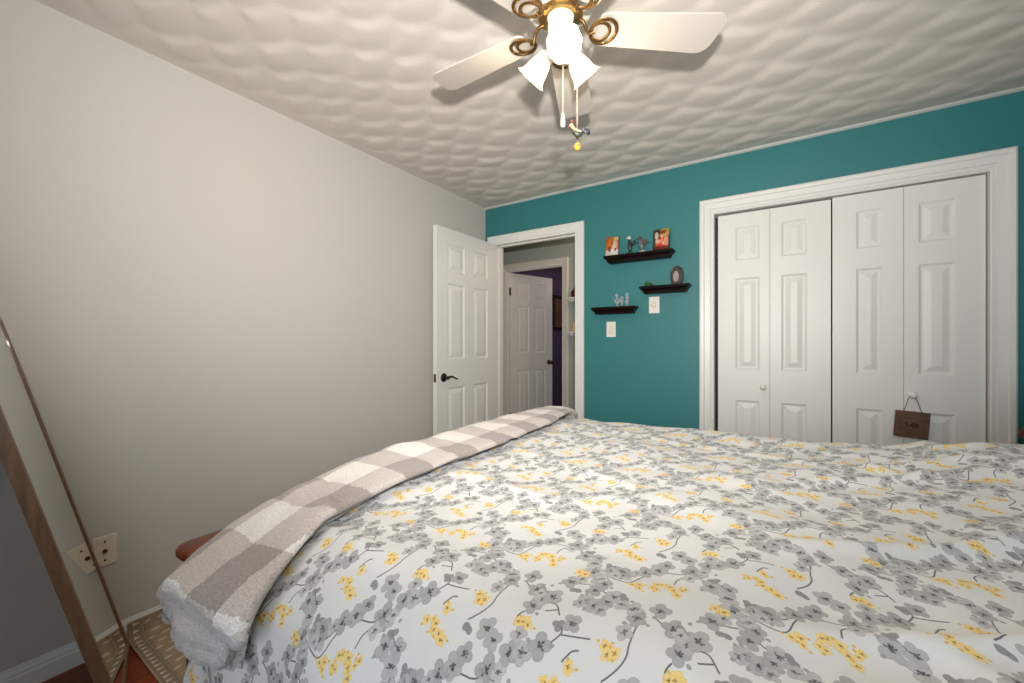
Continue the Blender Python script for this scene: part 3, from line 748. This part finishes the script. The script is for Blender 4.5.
b = MB(); mbox(b, FWd - .001, MW - FWd + .001, FWd, MH - FWd, -.006, 0.0)
mm = mat('mirror_glass', (.88, .9, .89, 1), .015, 1.0); b.build('mirror_glass', mm, t)
b = MB(); mbox(b, FWd, MW - FWd, FWd, MH - FWd, -.026, -.020); b.build('backing', M['black'], t)
b = MB(); p0 = mp_(MW * .5, MH * .80, -MD); p1 = Vector((p0.x - n0.x * .16, p0.y - n0.y * .16, .012)); b.tube([p0, p1], .012, 8); b.build('easel_leg', M['black'], t, auto=40)

# ------------------------------------------------------------------ rug
def rug_tile():
    P = Paint(460, 300, 0.46, 0.30, (162, 142, 116)); rng = random.Random(2)
    for i in range(10):
        for j in range(6):
            x = (i + .5) * .046; y = (j + .5) * .05 + (.025 if i % 2 else 0)
            P.ell(x, y, .0065, .018, 0.12, (208, 196, 170), .95, .25)
    return P.image('rug_field')
def rug_border():
    P = Paint(240, 120, 0.12, 0.06, (140, 126, 106))
    for i in range(4):
        x = (i + .5) * .03
        for k in range(14):
            f = k / 13; P.ell(x, .020 + f * .022, .0085 * (1 - f * .75), .0022, 0, (214, 200, 172), .95, .3)
    P.ell(.06, .003, 2, .0035, 0, (176, 158, 128)); P.ell(.06, .057, 2, .0035, 0, (170, 152, 122))
    return P.image('rug_border')
rug = thing('area_rug', (-1.85, 1.2, 0), 'taupe rug with cream motifs and border band curling up the baseboard beside the bed', 'rug')
def rugpt(u, v):
    # u = distance from wall edge of the rug along the cloth; the first part climbs the baseboard
    x = np.where(u < .07, XL + .018 + .006 * (u / .07), XL + .024 + .75 * (u - .07)); z = np.zeros_like(u)
    prof_u = np.array([0, .03, .06, .09, .13, .18, .25, .35, 1.2]); px = np.array([.018, .021, .030, .050, .085, .133, .202, .302, 1.152]); pz = np.array([.078, .049, .022, .010, .007, .006, .006, .006, .006])
    x = XL + np.interp(u, prof_u, px); z = np.interp(u, prof_u, pz) + .004 * vnoise(u, v, 3, 6) * (u > .1) * np.clip((u - .1) * 5, 0, 1)
    return np.stack([x, v + 0 * x, np.maximum(z, .005)], -1)
def rugpart(name, u0, u1, v0, v1, m, uvf):
    U = np.unique(np.concatenate([np.linspace(u0, u1, 60), np.linspace(u0, min(u1, .2), 30)])); V = np.linspace(v0, v1, max(4, int((v1 - v0) / .02)))
    UU, VV = np.meshgrid(U, V, indexing='xy'); P = rugpt(UU, VV)
    return grid_mesh(name, P, uvf(UU, VV), m, None, parent=rug, solid=0.004)
rf = image_mat('rug_field_weave', rug_tile(), (1 / .46, 1 / .30, 1), .95, .4, 500)
rb = image_mat('rug_border_weave', rug_border(), (1 / .12, 1 / .06, 1), .95, .4, 500)
rugpart('rug_field', 0, .80, .566, 2.26, rf, lambda u, v: np.stack([u, v], -1))
rugpart('rug_border', 0, .80, .518, .566, rb, lambda u, v: np.stack([u, (v - .518) * 1.25], -1))
rugpart('rug_border', 0, .80, 2.26, 2.308, rb, lambda u, v: np.stack([u, (v - 2.26) * 1.25], -1))
# the long border along the inner side
U = np.linspace(.80, .86, 5); V = np.linspace(.518, 2.308, 90); UU, VV = np.meshgrid(U, V, indexing='xy')
grid_mesh('rug_border', rugpt(UU, VV), np.stack([VV, UU - .80], -1), rb, None, parent=rug, solid=.004)

# ------------------------------------------------------------------ wall plates
t = thing('cable_outlet', (XL, .455, .334), 'cream cable outlet plate with a centre jack low on the grey wall by the mirror', 'outlet')
b = MB(); b.box(XL, .420, .336, XL + .006, .490, .452); b.build('plate', M['ivory'], t, bevel=.0025)
b = MB(); b.lathe((XL + .006, .455, .394), (1, 0, 0), [(.008, 0), (.008, .003), (.005, .003), (.005, .011), (.003, .012)], 12); b.build('jack', M['bronze'], t, auto=40)
for z in (.358, .430):
    b = MB(); b.lathe((XL + .006, .455, z), (1, 0, 0), [(.0042, 0), (.0035, .0015), (.001, .002)], 12); b.build('screw', M['bronze'], t, auto=40)
def plate(name, x, z, w_, h_, lab, cat, rocker=True):
    t = thing(name, (x, YF, z - h_ / 2), lab, cat)
    b = MB(); b.box(x - w_ / 2, YF - .006, z - h_ / 2, x + w_ / 2, YF, z + h_ / 2); b.build('plate', M['plastic'], t, bevel=.002)
    if rocker:
        b = MB(); loops = [[(x - .016, YF - .006 - a, zz), (x + .016, YF - .006 - a, zz)] for a, zz in ((.001, z - .033), (.002, z), (.006, z + .033))]
        b.box(x - .018, YF - .008, z - .035, x + .018, YF - .006, z + .035)
        b.prism([(-.033, 0), (.033, 0), (.033, .006), (0, .002), (-.033, .001)], (x - .016, YF - .0075, z), (0, 0, 1), (0, -1, 0), (1, 0, 0), .032)
        b.build('rocker', M['ivory'], t)
    else:
        b = MB(); b.lathe((x, YF - .006, z), (0, -1, 0), [(.022, 0), (.021, .003), (.015, .004), (.0145, .012), (.012, .016), (.001, .017)], 24); b.build('dial', M['ivory'], t, auto=40)
        for zz in (z - .045, z + .045):
            b = MB(); b.lathe((x, YF - .006, zz), (0, -1, 0), [(.004, 0), (.003, .0015), (.001, .002)], 12); b.build('screw', M['ivory'], t, auto=40)
plate('light_switch', -1.026, 1.304, .070, .115, 'white rocker light switch on the teal wall below the lowest dark ledge', 'light switch')
plate('dimmer_switch', -.713, 1.471, .072, .117, 'white wall plate with round dial under the right-hand dark ledge', 'dimmer', False)

# ------------------------------------------------------------------ ledge shelves
def ledge(x0, x1, ztop, lab):
    yb = YF; t = thing('wall_shelf', ((x0 + x1) / 2, yb, ztop - .05), lab, 'shelf', 'dark ledge shelves on the teal wall')
    b = MB(); b.box(x0, yb - .098, ztop - .012, x1, yb, ztop); b.build('ledge_board', M['espresso'], t, bevel=.002)
    b = MB(); loops = []
    for dz, ins in ((-.012, .004), (-.018, .006), (-.022, .012), (-.030, .019), (-.040, .024), (-.046, .025), (-.050, .030)):
        z = ztop + dz; loops.append([(x0 + ins, yb - .098 + ins, z), (x1 - ins, yb - .098 + ins, z), (x1 - ins, yb, z), (x0 + ins, yb, z)])
    b.loft(loops); b.build('crown_moulding', M['espresso'], t)
ledge(-1.053, -.572, 1.838, 'longest and highest dark wood ledge shelf, holding two photo blocks')
ledge(-.793, -.470, 1.597, 'dark wood ledge shelf holding an oval frame, above the dial plate')
ledge(-1.150, -.821, 1.466, 'lowest dark wood ledge shelf, holding small glass figures')

# things on the top shelf
def photo_img(kind):
    P = Paint(120, 160, 1.0, 1.33, (90, 78, 60)); P.wrap = False
    if kind == 0:
        P.a[:] = np.array((205, 120, 50)) / 255
        P.ell(.5, .15, .75, .38, 0, (225, 212, 205)); P.ell(.35, .85, .33, .34, .2, (222, 120, 40)); P.ell(.72, .75, .2, .38, -.1, (214, 180, 165))
        P.ell(.42, .70, .12, .16, 0, (196, 110, 70)); P.ell(.30, .50, .12, .22, .2, (120, 62, 30)); P.ell(.72, .45, .12, .12, .2, (96, 60, 60)); P.ell(.85, 1.2, .25, .12, 0, (214, 200, 130)); P.ell(.5, .92, .1, .14, 0, (170, 80, 40))
    else:
        P.a[:] = np.array((96, 84, 58)) / 255
        P.ell(.8, 1.15, .4, .3, 0, (196, 170, 90)); P.ell(.3, .9, .22, .38, 0, (60, 40, 34)); P.ell(.22, .95, .13, .25, 0, (226, 214, 190))
        P.ell(.55, .45, .42, .4, .3, (198, 78, 52)); P.ell(.82, .6, .14, .4, .1, (222, 150, 120)); P.ell(.55, .95, .15, .19, 0, (226, 160, 130)); P.ell(.62, 1.13, .2, .12, .3, (150, 70, 36)); P.ell(.4, .55, .3, .08, .5, (222, 150, 120))
        P.ell(.5, .1, .7, .18, 0, (120, 52, 50)); P.ell(.25, .6, .12, .14, 0, (232, 190, 170))
    return P.image('family_photo')
def photoblock(x0, x1, z0, z1, kind, lab, rz):
    cx = (x0 + x1) / 2; w_ = x1 - x0
    t = thing('photo_block', (cx, 2.875, z0), lab, 'photo', 'photo blocks on the top ledge')
    xf = Matrix.Translation((cx, 2.88, z0)) @ Matrix.Rotation(R(rz), 4, 'Z') @ Matrix.Rotation(R(-6), 4, 'X')
    b = MB(); b.box(-w_ / 2, 0, 0, w_ / 2, .018, z1 - z0); b.build('block', M['black'] if kind else mat('block_edge_brown', srgb(90, 60, 35), .6, bump=.03), t, xf=xf, bevel=.0015)
    xs = np.array([[-w_ / 2, w_ / 2], [-w_ / 2, w_ / 2]]) * .985; zs = np.array([[.001, .001], [z1 - z0 - .001] * 2])
    P = np.stack([xs, np.full((2, 2), -.0012), zs], -1); P = np.array([[list(xf @ Vector(p)) for p in r] for r in P])
    ob = grid_mesh('photo_print', P, np.array([[[0, 0], [1, 0]], [[0, 1], [1, 1]]], float), image_mat('photo_print', photo_img(kind), (1, 1, 1), .3, 0, ext='EXTEND'), None, parent=t, solid=.001)
photoblock(-1.050, -.955, 1.838, 1.985, 0, 'upright photo of orange-haired people on the left end of the top ledge', 2)
photoblock(-.712, -.602, 1.838, 1.990, 1, 'upright photo of a person in coral red on the right end of the top ledge', -3)

def bird(name, loc, lab, cols, s=1.0, slim=1.0, tilt=0, crest=False):
    x, y, z = loc; t = thing(name, loc, lab, 'figurine')
    mb, mw, mg = cols
    b = MB(); b.lathe((x, y, z), (0, 0, 1), [(.024 * s, 0), (.024 * s, .006), (.016 * s, .012 * s), (.008 * s, .016 * s), (.001, .017 * s)], 18, wob=lambda a, h: .15 * math.sin(3 * a)); b.build('base', mg, t, auto=50)
    b = MB(); d = Vector((math.sin(R(tilt)), 0, math.cos(R(tilt)))); o = Vector((x, y, z + .012 * s))
    b.lathe(o, d, [(.004, 0), (.012 * s * slim, .012 * s), (.019 * s * slim, .03 * s), (.018 * s * slim, .05 * s), (.012 * s * slim, .068 * s), (.009 * s * slim, .08 * s), (.001, .083 * s)], 16)
    b.build('body', mb, t, smooth=True)
    h = o + d * .09 * s
    b = MB(); b.lathe(h - d * .013 * s, d, [(.001, 0), (.009 * s, .004 * s), (.012 * s, .013 * s), (.009 * s, .022 * s), (.001, .027 * s)], 14); b.lathe(h + Vector((-.008 * s, 0, .001)), (-1, 0, -.1), [(.004 * s, 0), (.001, .016 * s)], 8); b.build('head', mw, t, smooth=True)
    b = MB()
    for k in range(4 if crest else 2):
        a = R(25 + 22 * k); q = o + d * .035 * s; e = q + Vector((math.cos(a), 0, math.sin(a))) * .055 * s
        b.tube([q, q.lerp(e, .5) + Vector((0, -.004, .004)), e], [.006 * s, .007 * s, .002 * s], 8)
    b.build('wing_feathers', mb if not crest else mw, t, smooth=True)
gl = mat('green_ceramic', srgb(52, 84, 40), .35, var=.4, vscale=60); dk = mat('dark_glaze', srgb(38, 50, 48), .3, var=.4, vscale=60); wh = mat('white_ceramic', srgb(214, 210, 200), .3, var=.1); bg = mat('blue_grey_ceramic', srgb(96, 112, 116), .35, var=.5, vscale=70)
bird('bird_figurine', (-.868, 2.885, 1.838), 'slim dark bird figurine with white head beside the left photo', (dk, wh, gl), 1.15, .7, -4)
bird('bird_figurine', (-.778, 2.880, 1.838), 'blue-grey bird figurine with spread feathers beside the right photo', (bg, mat('brown_glaze', srgb(96, 66, 50), .4, var=.4, vscale=60), wh), 1.05, 1.0, -14, True)

# green figure and oval frame on the right ledge
t = thing('frog_figurine', (-.735, 2.875, 1.597), 'tiny green figurine on the left part of the right-hand ledge', 'figurine')
b = MB(); b.lathe((-.735, 2.875, 1.597), (0, 0, 1), [(.001, 0), (.022, .002), (.024, .010), (.014, .020), (.001, .024)], 16, wob=lambda a, h: .2 * math.cos(2 * a)); b.build('body', gl, t, smooth=True)
b = MB(); b.lathe((-.748, 2.87, 1.612), (-.2, 0, 1), [(.001, 0), (.009, .004), (.010, .012), (.001, .022)], 12); b.build('head', gl, t, smooth=True)
b = MB()
for s in (-1, 1): b.tube([(-.735 + .016, 2.875 + .01 * s, 1.600), (-.735 + .022, 2.875 + .016 * s, 1.612), (-.735 + .028, 2.875 + .014 * s, 1.599)], .004, 8)
b.build('legs', gl, t, smooth=True)
t = thing('oval_frame', (-.552, 2.88, 1.597), 'dark oval standing frame with pale picture on the right-hand ledge', 'picture frame')
def ovalprism(b, cx, cz, rx, rz, y0, y1, seg=36, cut=None):
    poly = []
    for k in range(seg):
        a = 2 * PI * k / seg; zz = rz * math.sin(a)
        if cut is not None: zz = max(zz, cut)
        poly.append((rx * math.cos(a), zz))
    b.prism(poly, (cx, y0, cz), (1, 0, 0), (0, 0, 1), (0, 1, 0), y1 - y0)
b = MB(); ovalprism(b, -.552, 1.648, .041, .062, 2.872, 2.894, cut=-.050); b.build('frame', mat('dark_stone', srgb(42, 38, 36), .5, var=.3, vscale=50, bump=.2), t, bevel=.004)
b = MB(); ovalprism(b, -.556, 1.650, .018, .036, 2.869, 2.873); b.build('picture', mat('faded_portrait', srgb(150, 140, 134), .5, var=.45, vscale=55), t)
b = MB(); pts = [(-.552 + .044 * math.cos(a), 2.876, 1.656 + .062 * math.sin(a)) for a in np.linspace(R(20), R(160), 16)]; b.tube(pts, .0035, 8); b.build('frame_edge', M['bronze'], t, smooth=True)

# small glass figures on the lowest ledge
glass = mat('clear_glass', (.93, .97, .97, 1), .06, **{'Transmission Weight': .8, 'IOR': 1.45}); glass.node_tree.nodes['Principled BSDF'].inputs['Specular IOR Level'].default_value = .8
def glassfig(x, h, kind, lab):
    y = 2.885; t = thing('glass_figurine', (x, y, 1.466), lab, 'figurine', 'clear glass figures on the lowest ledge')
    b = MB(); b.lathe((x, y, 1.466), (0, 0, 1), [(.016, 0), (.016, .004), (.006, .010), (.006, .018), (.015, .026), (.016, .036), (.008, .048), (.007, h * .72), (.012, h * .82), (.011, h * .92), (.001, h)], 14); b.build('body', glass, t, smooth=True)
    b = MB()
    for s in (-1, 1): b.tube([(x, y, 1.466 + h * .5), (x + s * .014, y, 1.466 + h * (.55 + .1 * kind)), (x + s * .016, y, 1.466 + h * (.35 + .25 * kind))], [.0055, .005, .003], 8)
    b.build('arms', glass, t, smooth=True)
glassfig(-.966, .098, 0, 'clear glass figure at the left of the three on the lowest ledge')
glassfig(-.930, .078, 1, 'shorter clear glass figure in the middle of the three on the lowest ledge')
glassfig(-.890, .104, 1, 'clear glass figure at the right of the three on the lowest ledge')

# ------------------------------------------------------------------ wooden sign on the closet knob
t = thing('hanging_sign', (.602, 2.93, .70), 'small brown wooden sign hanging by a cord from the right closet knob', 'sign')
xf = Matrix.Translation((.602, 2.922, .775)) @ Matrix.Rotation(R(3.2), 4, 'Y') @ Matrix.Rotation(R(3), 4, 'X')
WB = wood('brown_sign_wood', srgb(84, 58, 44), srgb(112, 80, 62), (3, 12, 12), .6, 0.0)
WB2 = wood('engraving_dark', srgb(52, 30, 18), srgb(62, 38, 24), (3, 12, 12), .7, 0)
b = MB(); b.box(-.067, 0, -.070, .067, .010, .070); bd = b.build('board', WB, t, xf=xf, bevel=.0015)
b = MB()
def q(x, z): return xf @ Vector((x, -.0006, z))
b.tube([q(-.022, .012), q(-.020, -.002), q(-.014, -.008), q(-.004, -.004), q(.004, .004)], .0028, 6)
b.tube([q(.012 + .011 * math.cos(a), -.002 + .009 * math.sin(a)) for a in np.linspace(0, 2 * PI, 14)[:-1]], .0032, 6, closed=True)
b.tube([q(.006, -.004), q(.014, .000), q(.022, -.003), q(.027, .003)], .0024, 6)
b.build('engraved_script', WB2, t, smooth=True)
b = MB()
fr = [(-.048, -.030), (.048, -.030), (.048, .034), (-.048, .034)]
b.tube([q(x, z) for x, z in fr], .0008, 5, closed=True); b.build('engraved_border', WB2, t)
b = MB(); kx = .607; ky = YF + .022 - .026
b.tube([xf @ Vector((-.034, .004, .070)), (kx - .012, ky, .932 - .010), (kx, ky, .932 + .012), (kx + .012, ky, .932 - .010), xf @ Vector((.034, .004, .070))], .0016, 6)
b.build('cord', mat('grey_cord', srgb(96, 92, 84), .9, bump=.3, bscale=300), t, smooth=True)

# ------------------------------------------------------------------ hall: little white ledges and purple room's picture
for i, (zt, lab) in enumerate(((1.685, 'upper white ledge on the hall wall beyond the doorway'), (1.322, 'lower white ledge on the hall wall beyond the doorway'))):
    t = thing('hall_shelf', (-1.70, HY, zt - .05), lab, 'shelf', 'white ledges in the hall')
    b = MB(); b.box(-1.865, HY - .10, zt - .014, -1.50, HY, zt); b.build('ledge_board', M['trim'], t, bevel=.002)
    b = MB(); loops = [[(-1.865 + n, HY - .10 + n, zt + d), (-1.50 - n, HY - .10 + n, zt + d), (-1.50 - n, HY, zt + d), (-1.865 + n, HY, zt + d)] for d, n in ((-.014, .006), (-.022, .014), (-.036, .022), (-.044, .024))]
    b.loft(loops); b.build('crown_moulding', M['trim'], t)
t = thing('red_vase', (-1.79, 3.975, 1.685), 'small round dark red vase with a twig on the upper hall ledge', 'vase')
b = MB(); b.lathe((-1.79, 3.975, 1.685), (0, 0, 1), [(.018, 0), (.034, .015), (.042, .042), (.034, .068), (.014, .084), (.012, .096), (.018, .102)], 20); b.build('body', mat('dark_red_glaze', srgb(92, 20, 24), .25, var=.2), t, smooth=True)
b = MB(); b.tube([(-1.79, 3.975, 1.77), (-1.788, 3.975, 1.83), (-1.775, 3.97, 1.87)], .003, 6); b.build('twig', M['bronze'], t)
t = thing('figurine_pair', (-1.785, 3.975, 1.322), 'cream figurine with two peaks on the lower hall ledge', 'figurine')
b = MB(); b.lathe((-1.80, 3.975, 1.322), (0, 0, 1), [(.028, 0), (.026, .03), (.012, .07), (.016, .085), (.001, .105)], 14); b.lathe((-1.755, 3.975, 1.322), (0, 0, 1), [(.026, 0), (.024, .04), (.010, .09), (.015, .11), (.001, .13)], 14); b.build('body', mat('cream_ceramic', srgb(214, 186, 140), .4, var=.15), t, smooth=True)
t = thing('wall_picture', (-2.85, 5.70, 1.40), 'dark framed picture on the purple wall of the room across the hall', 'picture')
b = MB(); y0, y1, z0, z1 = 5.50, 5.92, 1.40, 1.93; fwd = .04
for a0, a1, c0, c1 in ((y0, y1, z0, z0 + fwd), (y0, y1, z1 - fwd, z1), (y0, y0 + fwd, z0 + fwd, z1 - fwd), (y1 - fwd, y1, z0 + fwd, z1 - fwd)): b.box(-2.85, a0, c0, -2.825, a1, c1)
b.build('frame', M['black'], t, merge=False)
b = MB(); b.box(-2.848, y0 + fwd, z0 + fwd, -2.835, y1 - fwd, z1 - fwd); b.build('print', mat('warm_print', srgb(118, 84, 66), .5, var=.6, vscale=6), t)

# ------------------------------------------------------------------ ceiling fan
FC = Vector((-.528, 1.072, 0))
fan = thing('ceiling_fan', (FC.x, FC.y, H), 'white five-bladed ceiling fan with brass scroll irons and three lit glass shades', 'ceiling fan')
b = MB(); b.lathe((FC.x, FC.y, 2.17), (0, 0, 1), [(.03, 0), (.055, .002), (.098, .02), (.108, .05), (.106, .12), (.090, .15), (.070, .17), (.075, .205), (.078, .235), (.078, .246)], 40); b.build('motor_housing', M['fan_white'], fan, auto=40)
b = MB(); b.lathe((FC.x, FC.y, 2.158), (0, 0, 1), [(.03, 0), (.060, .002), (.066, .008), (.060, .014), (.03, .016)], 40); b.build('flywheel_ring', M['brass'], fan, auto=50)
b = MB(); b.lathe((FC.x, FC.y, 2.035), (0, 0, 1), [(.004, 0), (.014, .002), (.028, .010), (.037, .026), (.039, .050), (.037, .060), (.037, .118), (.040, .124), (.036, .130)], 32); b.build('light_fitter', M['fan_white'], fan, auto=40)
b = MB(); b.lathe((FC.x, FC.y, 2.028), (0, 0, 1), [(.002, 0), (.006, .003), (.006, .006), (.012, .009), (.02, .0155)], 16); b.build('finial', M['brass'], fan, auto=40)
def blade(ang):
    ez = Vector((0, 0, 1)); ra = Vector((math.cos(ang), math.sin(ang), 0)); ta = Vector((-math.sin(ang), math.cos(ang), 0))
    tt = (ta * math.cos(R(-9)) + ez * math.sin(R(-9))).normalized(); nn = ra.cross(tt)
    o = FC + ez * 2.130
    r0, r1, w0, w1 = .108, .482, .052, .066
    poly = []
    def arc(cx, cy, r, a0, a1, n=6):
        for k in range(n + 1):
            a = R(a0 + (a1 - a0) * k / n); poly.append((cx + r * math.cos(a), cy + r * math.sin(a)))
    arc(r0 + .02, -w0 + .02, .02, 180, 270); arc(r1 - .035, -w1 + .035, .035, 270, 350); arc(r1 - .05, w1 - .04, .04, 10, 90); arc(r0 + .02, w0 - .02, .02, 90, 180)
    b = MB(); b.prism(poly, o, ra, tt, nn, .0055); bl = b.build('fan_blade', M['blade'], fan, bevel=.001)
    b = MB(); lo = o - nn * .004
    def at(r, s, d=0): return lo + ra * r + tt * s - nn * d
    # S-curved arm then two nested rings forming a crescent
    b.tube([FC + ez * 2.163 + ra * .055, FC + ez * 2.158 + ra * .070 + ta * .006, FC + ez * 2.140 + ra * .080 + ta * .010, at(.088, .006, .006), at(.100, 0, .001)], [.006, .0055, .005, .005, .0055], 10)
    b.tube([at(.128 + .038 * math.cos(a), .040 * math.sin(a)) for a in np.linspace(0, 2 * PI, 36)[:-1]], .0055, 8, closed=True, flat=.45, up=nn)
    b.tube([at(.117 + .028 * math.cos(a), .029 * math.sin(a), .001) for a in np.linspace(0, 2 * PI, 30)[:-1]], .0050, 8, closed=True, flat=.5, up=nn)
    ir = b.build('blade_iron', [M['oldbrass']], bl, auto=50)
    for (r, s) in ((.164, 0.0), (.138, .035), (.138, -.035)):
        b = MB(); b.lathe(at(r, s, .001), -nn, [(.0045, 0), (.004, .002), (.001, .003)], 10); b.build('screw', M['brass'], ir, auto=40)
for k in range(5): blade(R(36 + 72 * k))
shade_m = bpy.data.materials.new('frosted_glass_shade'); shade_m.use_nodes = True
nt = shade_m.node_tree; nt.nodes.remove(nt.nodes['Principled BSDF'])
tr = nt.nodes.new('ShaderNodeBsdfTranslucent'); tr.inputs[0].default_value = (.95, .92, .85, 1)
di = nt.nodes.new('ShaderNodeBsdfPrincipled'); di.inputs['Base Color'].default_value = (.9, .88, .82, 1); di.inputs['Roughness'].default_value = .25
nz = nt.nodes.new('ShaderNodeTexNoise'); nz.inputs['Scale'].default_value = 60
bpn = nt.nodes.new('ShaderNodeBump'); bpn.inputs['Strength'].default_value = .1; nt.links.new(nz.outputs['Fac'], bpn.inputs['Height']); nt.links.new(bpn.outputs[0], di.inputs['Normal'])
mx = nt.nodes.new('ShaderNodeMixShader'); mx.inputs[0].default_value = .45
nt.links.new(di.outputs[0], mx.inputs[1]); nt.links.new(tr.outputs[0], mx.inputs[2]); nt.links.new(mx.outputs[0], nt.nodes['Material Output'].inputs[0])
bulb_m = emis('lit_bulb', (1.0, .84, .62, 1), 14)
for ang in (-58, 62, 182):
    a = R(ang); ra = Vector((math.cos(a), math.sin(a), 0)); d = (ra * .66 + Vector((0, 0, -.64))).normalized()
    nk = FC + Vector((0, 0, 2.075)) + ra * .036
    b = MB(); b.tube([FC + Vector((0, 0, 2.075)) + ra * .02, nk, nk + d * .018], .014, 14); b.lathe(nk + d * .006, d, [(.016, 0), (.022, .004), (.024, .012), (.022, .020), (.018, .022)], 20); b.build('lamp_arm', M['fan_white'], fan, auto=50)
    b = MB(); prof = [(.019, .018), (.024, .026), (.029, .040), (.033, .055), (.035, .068), (.040, .080), (.048, .088)]
    prof = prof + [(r - .0022, h - .0005) for r, h in reversed(prof)]
    loops = []
    b.lathe(nk, d, prof + [prof[0]], 36, wob=lambda t_, h: (.07 * math.sin(9 * t_) * max(0, (h - .078) / .02)))
    # open shade: drop the end caps
    b.f = [f for f in b.f if len(f) == 4]; b.mi = b.mi[:len(b.f)]
    b.build('lamp_shade', shade_m, fan, smooth=True)
    b = MB(); b.lathe(nk, d, [(.012, .020), (.013, .034), (.020, .052), (.023, .066), (.018, .080), (.008, .087), (.001, .088)], 18); b.build('bulb', bulb_m, fan, smooth=True)
    p = nk + d * .102
    light('bulb_glow', 'POINT', p, 3.2, (1.0, .80, .58), shadow_soft_size=.03)
def chain(x, y, z0, z1, m, nm='pull_chain'):
    b = MB(); n = int((z1 - z0) / .0045)
    b.tube([(x, y, z0), (x, y, z1)], .0009, 6)
    for k in range(n): b.lathe((x, y, z0 + k * .0045), (0, 0, 1), [(.0004, 0), (.0017, .0012), (.0017, .0022), (.0004, .0034)], 6)
    return b.build(nm, m, fan)
chm = mat('pale_chain', (.72, .62, .5, 1), .35, .5, var=.1)
c1 = chain(-.506, 1.043, 1.862, 2.055, chm)
b = MB(); b.lathe((-.506, 1.043, 1.822), (0, 0, 1), [(.004, 0), (.0065, .004), (.0065, .016), (.0045, .030), (.002, .041)], 14); b.build('pull_knob', M['plastic'], c1, smooth=True)
chain(-.480, 1.083, 1.842, 2.055, chm)
# rooster ornament hanging on the second chain
rx, ry, rz = -.480, 1.083, 1.815
t = thing('rooster_ornament', (rx, ry, rz), 'small painted rooster with a dangling yellow ball hanging from the fan pull chain', 'ornament')
cr_ = Vector((.838, .5455, 0))  # across the view
def rp(u, v, w_=0): return Vector((rx, ry, rz)) + cr_ * u + Vector((0, 0, v)) + Vector((-.5455, .838, 0)) * w_
cream = mat('rooster_cream', srgb(196, 170, 120), .4, var=.3, vscale=80); bgrn = mat('rooster_dark_green', srgb(54, 60, 50), .4, var=.4, vscale=90); redm = mat('rooster_red', srgb(150, 50, 36), .4, var=.2); blk = mat('rooster_tail_blue_black', srgb(30, 36, 46), .35, var=.3)
yel = mat('yellow_ball', srgb(226, 164, 52), .35, var=.15)
b = MB(); b.tube([rp(-.014, .020), rp(-.013, .012), rp(-.008, .002), rp(0, -.004), rp(.010, -.002), rp(.017, .003)], [.003, .0045, .0075, .0095, .008, .004], 12); b.build('body', bgrn, t, smooth=True)
b = MB(); b.tube([rp(-.018, .026), rp(-.015, .020), rp(-.010, .010), rp(-.003, .004), rp(.010, .004)], [.0042, .0048, .0056, .0066, .003], 12); b.build('neck', cream, t, smooth=True)
b = MB(); b.tube([rp(-.018, .031), rp(-.015, .035), rp(-.011, .032)], [.0015, .0028, .0018], 8); b.tube([rp(-.020, .022), rp(-.022, .016)], [.0022, .0024], 8); b.build('comb', redm, t, smooth=True)
b = MB()
for k in range(5):
    a = R(78 - 28 * k); b.tube([rp(.014, .001), rp(.020 + .006 * math.cos(a), .006 + .008 * math.sin(a)), rp(.022 + .013 * math.cos(a), .004 + .014 * math.sin(a)), rp(.028 + .010 * math.cos(a), .004 * math.sin(a) - .001)], [.002, .0034, .003, .001], 8)
b.build('tail', blk, t, smooth=True)
b = MB(); b.tube([rp(0, -.012), rp(.002, -.020), rp(.001, -.030)], [.004, .0022, .0012], 8); b.build('legs', M['bronze'], t, smooth=True)
b = MB(); b.lathe(rp(.001, -.050), (0, 0, 1), [(.001, 0), (.006, .002), (.0095, .009), (.0095, .012), (.006, .019), (.001, .021)], 18); b.build('ball', yel, t, smooth=True)
b = MB(); b.lathe(rp(.003, -.040, -.0092), (.5455, -.838, 0), [(.003, 0), (.002, .001), (.0005, .0015)], 12); b.build('ball_spot', M['bronze'], t)
b = MB(); b.tube([rp(0, .006), rp(0, .027)], .0008, 6); b.build('hook', chm, t)
